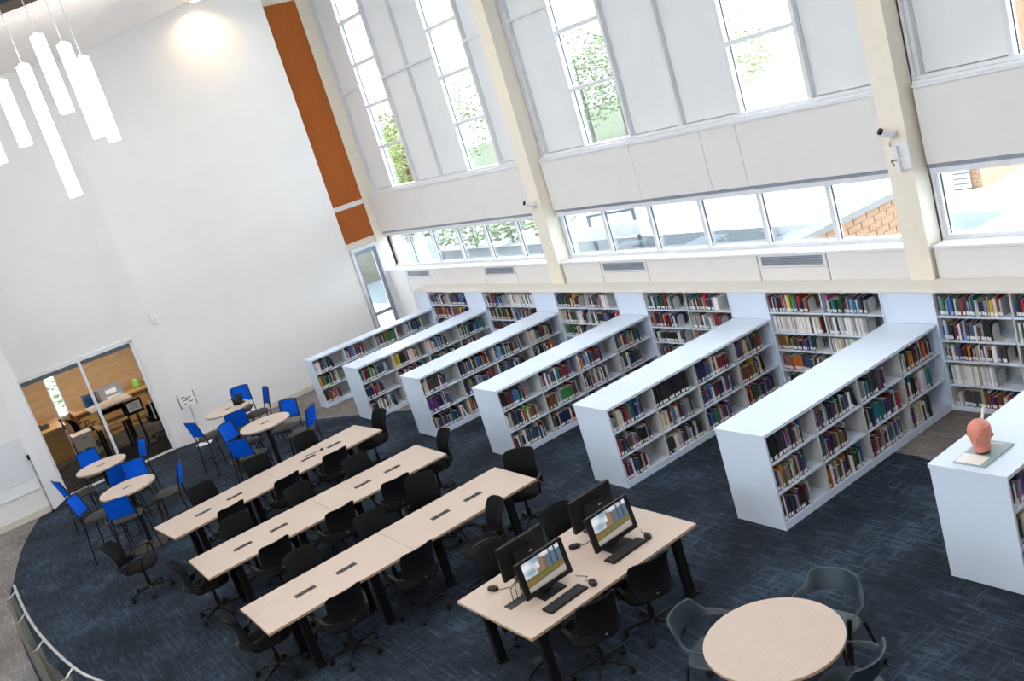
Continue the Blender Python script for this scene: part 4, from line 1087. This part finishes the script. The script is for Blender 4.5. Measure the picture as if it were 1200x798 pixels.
bevel(MB().cbox(0, -0.012, 0, 0.17, 0.024, 0.30).obj('plate', white_m, wap), 0.006)
MB().cbox(-0.045, -0.045, 0.05, 0.05, 0.05, 0.12).obj('antenna', white_m, wap); MB().cbox(-0.045, -0.045, -0.11, 0.05, 0.05, 0.12).obj('antenna', white_m, wap)
MB().tube([(-0.05, -0.06, -0.03), (-0.12, -0.05, -0.04), (-0.11, -0.02, -0.10)], 0.006, 6).obj('cable', black_m, wap)

# ================================================================== RAILING
rl = thing('railing', 'curved glass railing with steel handrail at the carpet edge', 'railing', (0, 0, 0))
rp = spline([(-12.10, -0.18, 0.94), (-11.06, -0.175, 0.94), (-10.06, -0.124, 0.94), (-9.0, 0.0, 0.94), (-8.45, 0.124, 0.94), (-7.4, 0.44, 0.94), (-6.4, 0.82, 0.94)], 6)
MB().tube(rp, 0.0145, 10).obj('handrail', chrome_m, rl, True)
posts = [(-11.95, -0.27), (-11.03, -0.268), (-10.01, -0.212), (-9.0, -0.085), (-8.0, 0.15), (-7.1, 0.46)]
for i, (x, y) in enumerate(posts):
    nx_, ny_ = posts[min(i+1, len(posts)-1)][0]-posts[max(i-1, 0)][0], posts[min(i+1, len(posts)-1)][1]-posts[max(i-1, 0)][1]
    a = math.atan2(ny_, nx_)
    R_ = Matrix.Rotation(a, 3, 'Z')
    p_ = MB().cbox(x, y, 0.435, 0.014, 0.085, 0.87, rot=R_).obj('post', postm, rl)
    q = Vector((x, y, 0)) + R_ @ Vector((0, 0.09, 0))
    MB().tube([(x, y, 0.865), (x*0.4+q.x*0.6, y*0.4+q.y*0.6, 0.90), (q.x, q.y, 0.925)], 0.010, 6, flat=(2.2, 0.5)).obj('bracket', chrome_m, p_)
for (a, b) in zip(posts[:-1], posts[1:]):
    v0, v1 = Vector((*a, 0)), Vector((*b, 0)); dv_ = (v1-v0).normalized(); v0 = v0+dv_*0.05; v1 = v1-dv_*0.05
    nn = Vector((-dv_.y, dv_.x, 0))*0.006
    MB().add([tuple(v0-nn+Vector((0, 0, 0.06))), tuple(v1-nn+Vector((0, 0, 0.06))), tuple(v1+nn+Vector((0, 0, 0.06))), tuple(v0+nn+Vector((0, 0, 0.06))),
              tuple(v0-nn+Vector((0, 0, 0.85))), tuple(v1-nn+Vector((0, 0, 0.85))), tuple(v1+nn+Vector((0, 0, 0.85))), tuple(v0+nn+Vector((0, 0, 0.85)))],
             [(0, 3, 2, 1), (4, 5, 6, 7), (0, 1, 5, 4), (1, 2, 6, 5), (2, 3, 7, 6), (3, 0, 4, 7)]).obj('glass_panel', railglass_m, rl)

# ================================================================== LAMPS
PEND = [(-12.93, 2.505, 5.89, 6.84, 0.082), (-13.0, 2.235, 4.91, 6.55, 0.078), (-12.75, 2.72, 5.50, 6.65, 0.078), (-12.615, 2.84, 5.40, 6.43, 0.075), (-13.14, 1.945, 5.66, 6.45, 0.078), (-13.24, 1.61, 5.54, 6.5, 0.078)]
pl_lab = ['glowing white tube pendant with the highest lower end', 'longest glowing white tube pendant, reaching lowest', 'glowing white tube pendant overlapping another one beside it',
          'glowing white tube pendant hung last toward the windows', 'shorter glowing white tube pendant next to the longest one', 'glowing white tube pendant hung last away from the windows']
for (x, y, z0, z1, r), lb in zip(PEND, pl_lab):
    t = thing('pendant_lamp', lb, 'lamp', (x, y, z0), 0, 'tube pendants under the round opening')
    h = z1-z0
    MB().lathe([(r*0.97, 0), (r, 0.006), (r, h-0.006), (r*0.97, h)], 0, 0, 24).obj('diffuser', glow_m, t, True)
    MB().lathe([(r*0.5, h), (r*0.5, h+0.03), (0.01, h+0.04)], 0, 0, 12).obj('cap', white_m, t)
    MB().tube([(0, 0, h+0.03), (0, 0, 8.88-z0)], 0.006, 6).obj('cord', white_m, t)
# warm wall washer in the sloping ceiling by the white wall
def lamp(name, label, x, y, z, energy, color, size, lens, spot=None):
    t = thing(name, label, 'lamp', (x, y, z), 0, None)
    MB().lathe([(0.11, -0.012), (0.12, -0.004), (0.12, 0.05)], 0, 0, 20).obj('housing', white_m, t, True)
    MB().lathe([(0.085, -0.016), (0.09, -0.014), (0.09, -0.010)], 0, 0, 20).obj('lens', lens, t)
    ld = bpy.data.lights.new('lamp_light', 'SPOT' if spot else 'AREA'); ld.energy = energy; ld.color = color
    if spot: ld.spot_size = spot; ld.spot_blend = 0.9; ld.shadow_soft_size = 0.08
    else: ld.shape = 'DISK'; ld.size = size; ld.spread = math.radians(170)
    lo = bpy.data.objects.new('lamp_light', ld); col.objects.link(lo); lo.parent = t; lo.location = (0, 0, -0.03)
    return t
zc = lambda y: 7.43 if y < 3.95 else 7.43+(y-3.95)*(8.62-7.43)/(9.4-3.95)
w_ = lamp('wall_washer', 'warm wall washer lamp glowing at the top of white wall', XW+0.32, 6.52, zc(6.52)-0.06, LIGHT_WASH, (1.0, 0.72, 0.42), 0.1, lens_m, spot=math.radians(150))
for x in (-16.5, -6.5, -2.0, 2.5):  # downlights added out of view to help light the room
    for y in (-6.5, -3.0, 0.6):
        if x < -16 and y > 0: continue
        lamp('added_downlight', 'added round white ceiling downlight, out of view', x, y, 7.43, LIGHT_CEIL, (1.0, 0.95, 0.89), 0.22, lensw_m)
for x in (-15.0, -10.5, -6.0, -1.5):
    lamp('added_downlight', 'added round white ceiling downlight, out of view', x, 4.6, zc(4.6)-0.03, LIGHT_CEIL, (1.0, 0.95, 0.89), 0.22, lensw_m)
for o in list(col.objects):
    if o.name.startswith('added_downlight'): o['group'] = 'added ceiling downlights'
for x, y in ((-22.3, 2.0), (-22.3, 3.4)):
    lamp('office_light', 'office ceiling light above the oak furniture', x, y, 2.35, 30, (1.0, 0.90, 0.78), 0.3, lensw_m)['group'] = 'office ceiling lights'

# ================================================================== BOOKS
rb = random.Random(21)
PAL = [('black', (0.012, 0.012, 0.015)), ('dark grey', (0.05, 0.052, 0.058)), ('navy blue', (0.012, 0.022, 0.09)), ('blue', (0.02, 0.09, 0.32)), ('light blue', (0.12, 0.30, 0.55)),
       ('teal', (0.015, 0.16, 0.19)), ('dark green', (0.012, 0.06, 0.035)), ('green', (0.04, 0.20, 0.05)), ('red', (0.40, 0.015, 0.02)), ('dark red', (0.13, 0.012, 0.018)),
       ('brown', (0.16, 0.06, 0.025)), ('orange', (0.50, 0.13, 0.02)), ('yellow', (0.60, 0.42, 0.03)), ('white', (0.66, 0.66, 0.66)), ('cream', (0.58, 0.50, 0.38)),
       ('purple', (0.10, 0.03, 0.17)), ('pink', (0.50, 0.10, 0.24)), ('grey', (0.26, 0.27, 0.29))]
WEI = [14, 10, 13, 9, 5, 6, 9, 3, 5, 9, 7, 3, 2, 11, 8, 5, 2, 10]
books = []      # (matrix, dims(t,d,h), colour index, colour, place words, sticker)
def fill(make, length, zroom, depth, place_words, style=None):
    """lay books along local +x from 0; make(pos, lean) gives a world matrix"""
    x = 0.0; runs = 0; st = style; base = rb.choices(range(len(PAL)), WEI)[0]; hh = None
    rest = []
    while True:
        if runs <= 0:
            k = rb.random()
            runs = rb.randint(3, 9)
            mode = 'set' if k < 0.16 else 'mix'
            base = rb.choices(range(len(PAL)), WEI)[0]; hset = min(zroom*rb.uniform(0.72, 0.93), 0.275); tset = rb.uniform(0.013, 0.027)
        runs -= 1
        if st == 'white': ci = rb.choices([13, 13, 13, 14, 17, 6, 9], [8, 4, 4, 2, 1, 1, 1])[0]; h = zroom*0.88; t = rb.uniform(0.017, 0.027)
        elif st == 'black': ci = 0; h = zroom*0.86; t = 0.028
        elif mode == 'set': ci = base; h = hset*rb.uniform(0.96, 1.0); t = tset
        else: ci = rb.choices(range(len(PAL)), WEI)[0]; h = min(zroom*rb.uniform(0.62, 0.94), 0.285); t = rb.choice([0.009, 0.012, 0.014, 0.017, 0.020, 0.024, 0.032])*rb.uniform(0.9, 1.15)
        if x+t > length: break
        rest.append((x, t, h, ci)); x += t+0.0008
    for q, (px, t, h, ci) in enumerate(rest):
        c = PAL[ci][1]; j = rb.uniform(0.62, 1.45); c = tuple(min(0.9, v*j*rb.uniform(0.93, 1.07)) for v in c)
        d_ = depth*rb.uniform(0.80, 1.0); inset = rb.uniform(0.0, 0.022)
        lean = 0.0
        if q == len(rest)-1 and rb.random() < 0.25: lean = -rb.uniform(0.08, 0.2); x += h*math.sin(-lean)+0.004
        books.append((make(px+(h*math.sin(-lean)+0.002 if lean else 0), inset, lean), (t, d_, h), ci, c, place_words+(q+1,), rb.random() < 0.85))
    return x
lvn = ['bottom', 'middle', 'top']
bayn = ['first bay', 'second bay', 'third bay', 'last bay']
bookends = []
bq = MB()
arch = [(0.0, 0.0), (0.13, 0.0)] + [(0.065+0.065*math.cos(PI*k/8), 0.115+0.05*math.sin(PI*k/8)) for k in range(9)]
bq.add([(0.0, p[0], p[1]) for p in arch]+[(0.002, p[0], p[1]) for p in arch], [tuple(range(len(arch))), tuple(reversed(range(len(arch), 2*len(arch))))]+[(i, len(arch)+i, len(arch)+(i+1) % len(arch), (i+1) % len(arch)) for i in range(len(arch))])
be_me = bq.box(0.002, 0.08, 0.0, 0.12, 0, 0.002).mesh('bookend', shelfi_m)
for i, (sx, w) in enumerate(zip(SX, SWID)):
    xf = sx+w-0.02
    for bi in range(4):
        for li, z in enumerate(LEV):
            y0 = BAYY[bi]+0.012
            full = rb.uniform(0.56, 0.92)*0.66
            if i == 0 and li < 2: full *= 0.8
            if i == 6 and bi > 1: continue
            stl = 'black' if (i == 4 and bi == 1 and li == 2) else None
            def mk(px, inset, lean, y0=y0, z=z, xf=xf):
                M = Matrix.Translation((xf-inset, y0+px, z+0.0008)) @ Matrix.Rotation(PI/2, 4, 'Z')
                return M @ Matrix.Rotation(lean, 4, 'Y') if lean else M
            used_ = fill(mk, full, 0.262, 0.19 if i else 0.22, (lvn[li]+' shelf', bayn[bi], ORD[i]+' bookcase from white wall'), stl)
            if 0.2 < used_ < 0.555: bookends.append((Matrix.Translation((xf-0.02, y0+used_+0.006, z+0.0008)) @ Matrix.Rotation(PI/2, 4, 'Z'), lvn[li], bayn[bi], ORD[i]))
wl_n = ['bottom', 'fourth', 'third', 'second', 'top']
for i, (a, b) in enumerate(WSEC):
    half = (b-a)/2
    for hf in (0, 1):
        for li, z in enumerate(WLEV):
            x0 = a+0.03+hf*half; zr = ((WLEV+[1.332])[li+1]-z)-0.03
            ln = (half-0.06)*rb.uniform(0.66, 0.99)
            stl = 'white' if (i >= 3 and li in (1, 2, 3) and rb.random() < 0.55) or (i < 2 and rb.random() < 0.2) else None
            def mk(px, inset, lean, x0=x0, z=z):
                M = Matrix.Translation((x0+px, WY0+0.02+inset, z+0.0008))
                return M @ Matrix.Rotation(lean, 4, 'Y') if lean else M
            where = 'wall bookcase after %s bookcase' % ORD[i]
            used_ = fill(mk, ln, min(zr, 0.235), 0.20, (wl_n[li]+' shelf', ('left', 'right')[hf]+' half', where), stl)
            if 0.3 < used_ < half-0.16: bookends.append((Matrix.Translation((x0+used_+0.006, WY0+0.05, z+0.0008)), wl_n[li], ('left', 'right')[hf]+' half', 'wall section after '+ORD[i]))

# which books show largest: those the camera sees, by projected spine size
bpy.context.view_layer.update()
dg = bpy.context.evaluated_depsgraph_get()
FPX = 1111.151
def seen(p):
    d_ = p-CAM; D = d_.length
    z_ = d_.dot(CF)
    if z_ <= 0: return None
    u = 600+FPX*d_.dot(CR)/z_; v = 399-FPX*d_.dot(CU)/z_
    if not (-5 < u < 1205 and -5 < v < 803): return None
    hit, loc, *_ = sc.ray_cast(dg, CAM, d_.normalized(), distance=D-0.03)
    return None if hit else D
vis = []
for bi, (M, (t, d_, h), ci, c, pw, stk) in enumerate(books):
    p = M @ Vector((t/2, -0.012, h*0.55))
    D = seen(p)
    vis.append((t*h/D**2 if D else 0.0, bi))
order = sorted(vis, reverse=True)
solo = set(b for a, b in order[:298] if a > 0)
# unit book: boards, spine and page block; spine at y = 0 facing -y
bm_ = MB()
bm_.box(0, 0.12, 0, 1, 0, 1, 0).box(0.88, 1, 0, 1, 0, 1, 0).box(0.12, 0.88, 0, 0.05, 0, 1, 0).box(0.12, 0.88, 0.05, 0.96, 0.02, 0.975, 1)
unit = bm_.mesh('book', [book_m, page_m])
stick = MB().box(0.0, 1.0, 0, 0.001, 0, 1).mesh('spine_label', label_m)
size_word = lambda t, h: 'thick' if t > 0.023 else ('thin' if t < 0.0135 else 'medium')
nth = lambda k: '%d%s' % (k, 'th' if 10 <= k % 100 <= 20 else {1: 'st', 2: 'nd', 3: 'rd'}.get(k % 10, 'th'))
for bi in sorted(solo):
    M, (t, d_, h), ci, c, pw, stk = books[bi]
    o = link('book', unit); o.matrix_world = M @ Matrix.Diagonal((t, d_, h, 1)); o.color = (*c, 1)
    lab = '%s %s book, %s along %s, %s, %s' % (size_word(t, h), PAL[ci][0], nth(pw[3]), pw[0], pw[1], pw[2])
    tag(o, lab, 'book', 'books on %s, %s, %s' % pw[:3])
    if stk:
        s_ = link('spine_label', stick, o)
        s_.location = (0.06, -0.001/d_, 0.05); s_.scale = (0.88, 1.0/d_*1.0, 0.035/h)
V, F, Cc = [], [], []
for bi, (M, (t, d_, h), ci, c, pw, stk) in enumerate(books):
    if bi in solo: continue
    o_ = len(V)
    for (x, y, z) in ((0, 0, 0), (1, 0, 0), (1, 1, 0), (0, 1, 0), (0, 0, 1), (1, 0, 1), (1, 1, 1), (0, 1, 1)):
        V.append(tuple(M @ Vector((x*t, y*d_, z*h))))
    for f_, cc_ in (((0, 3, 2, 1), c), ((4, 5, 6, 7), (0.6, 0.56, 0.48)), ((0, 1, 5, 4), c), ((1, 2, 6, 5), c), ((2, 3, 7, 6), c), ((3, 0, 4, 7), c)):
        F.append(tuple(k+o_ for k in f_)); Cc.append(cc_)
    if stk:
        o_ = len(V)
        for (x, z) in ((t*0.06, 0.012), (t*0.94, 0.012), (t*0.94, 0.047), (t*0.06, 0.047)): V.append(tuple(M @ Vector((x, -0.0012, z))))
        F.append((o_, o_+1, o_+2, o_+3)); Cc.append((0.80, 0.81, 0.83))
me = bpy.data.meshes.new('books_far'); me.from_pydata(V, [], F); me.materials.append(bookstuff_m)
at = me.color_attributes.new('tint', 'FLOAT_COLOR', 'CORNER')
buf = []
for c in Cc: buf += [c[0], c[1], c[2], 1.0]*4
at.data.foreach_set('color', buf); me.update()
bs = link('books', me); bs['kind'] = 'stuff'; tag(bs, 'many smaller books of mixed colours filling the farther shelves', 'books')
nb = 0
for M, l1, l2, l3 in bookends:
    p = M @ Vector((0, 0.02, 0.08))
    if seen(p) is None: continue
    o = link('bookend', be_me); o.matrix_world = M; nb += 1
    l3b = l3 if 'wall' in l3 else l3+' bookcase from white wall'
    tag(o, 'grey metal bookend, %s shelf, %s, %s' % (l1, l2, l3b), 'bookend', 'grey metal bookends')
print('BOOKS', len(books), 'visible', sum(1 for a, b in vis if a > 0), 'solo', len(solo), 'bookends', nb)
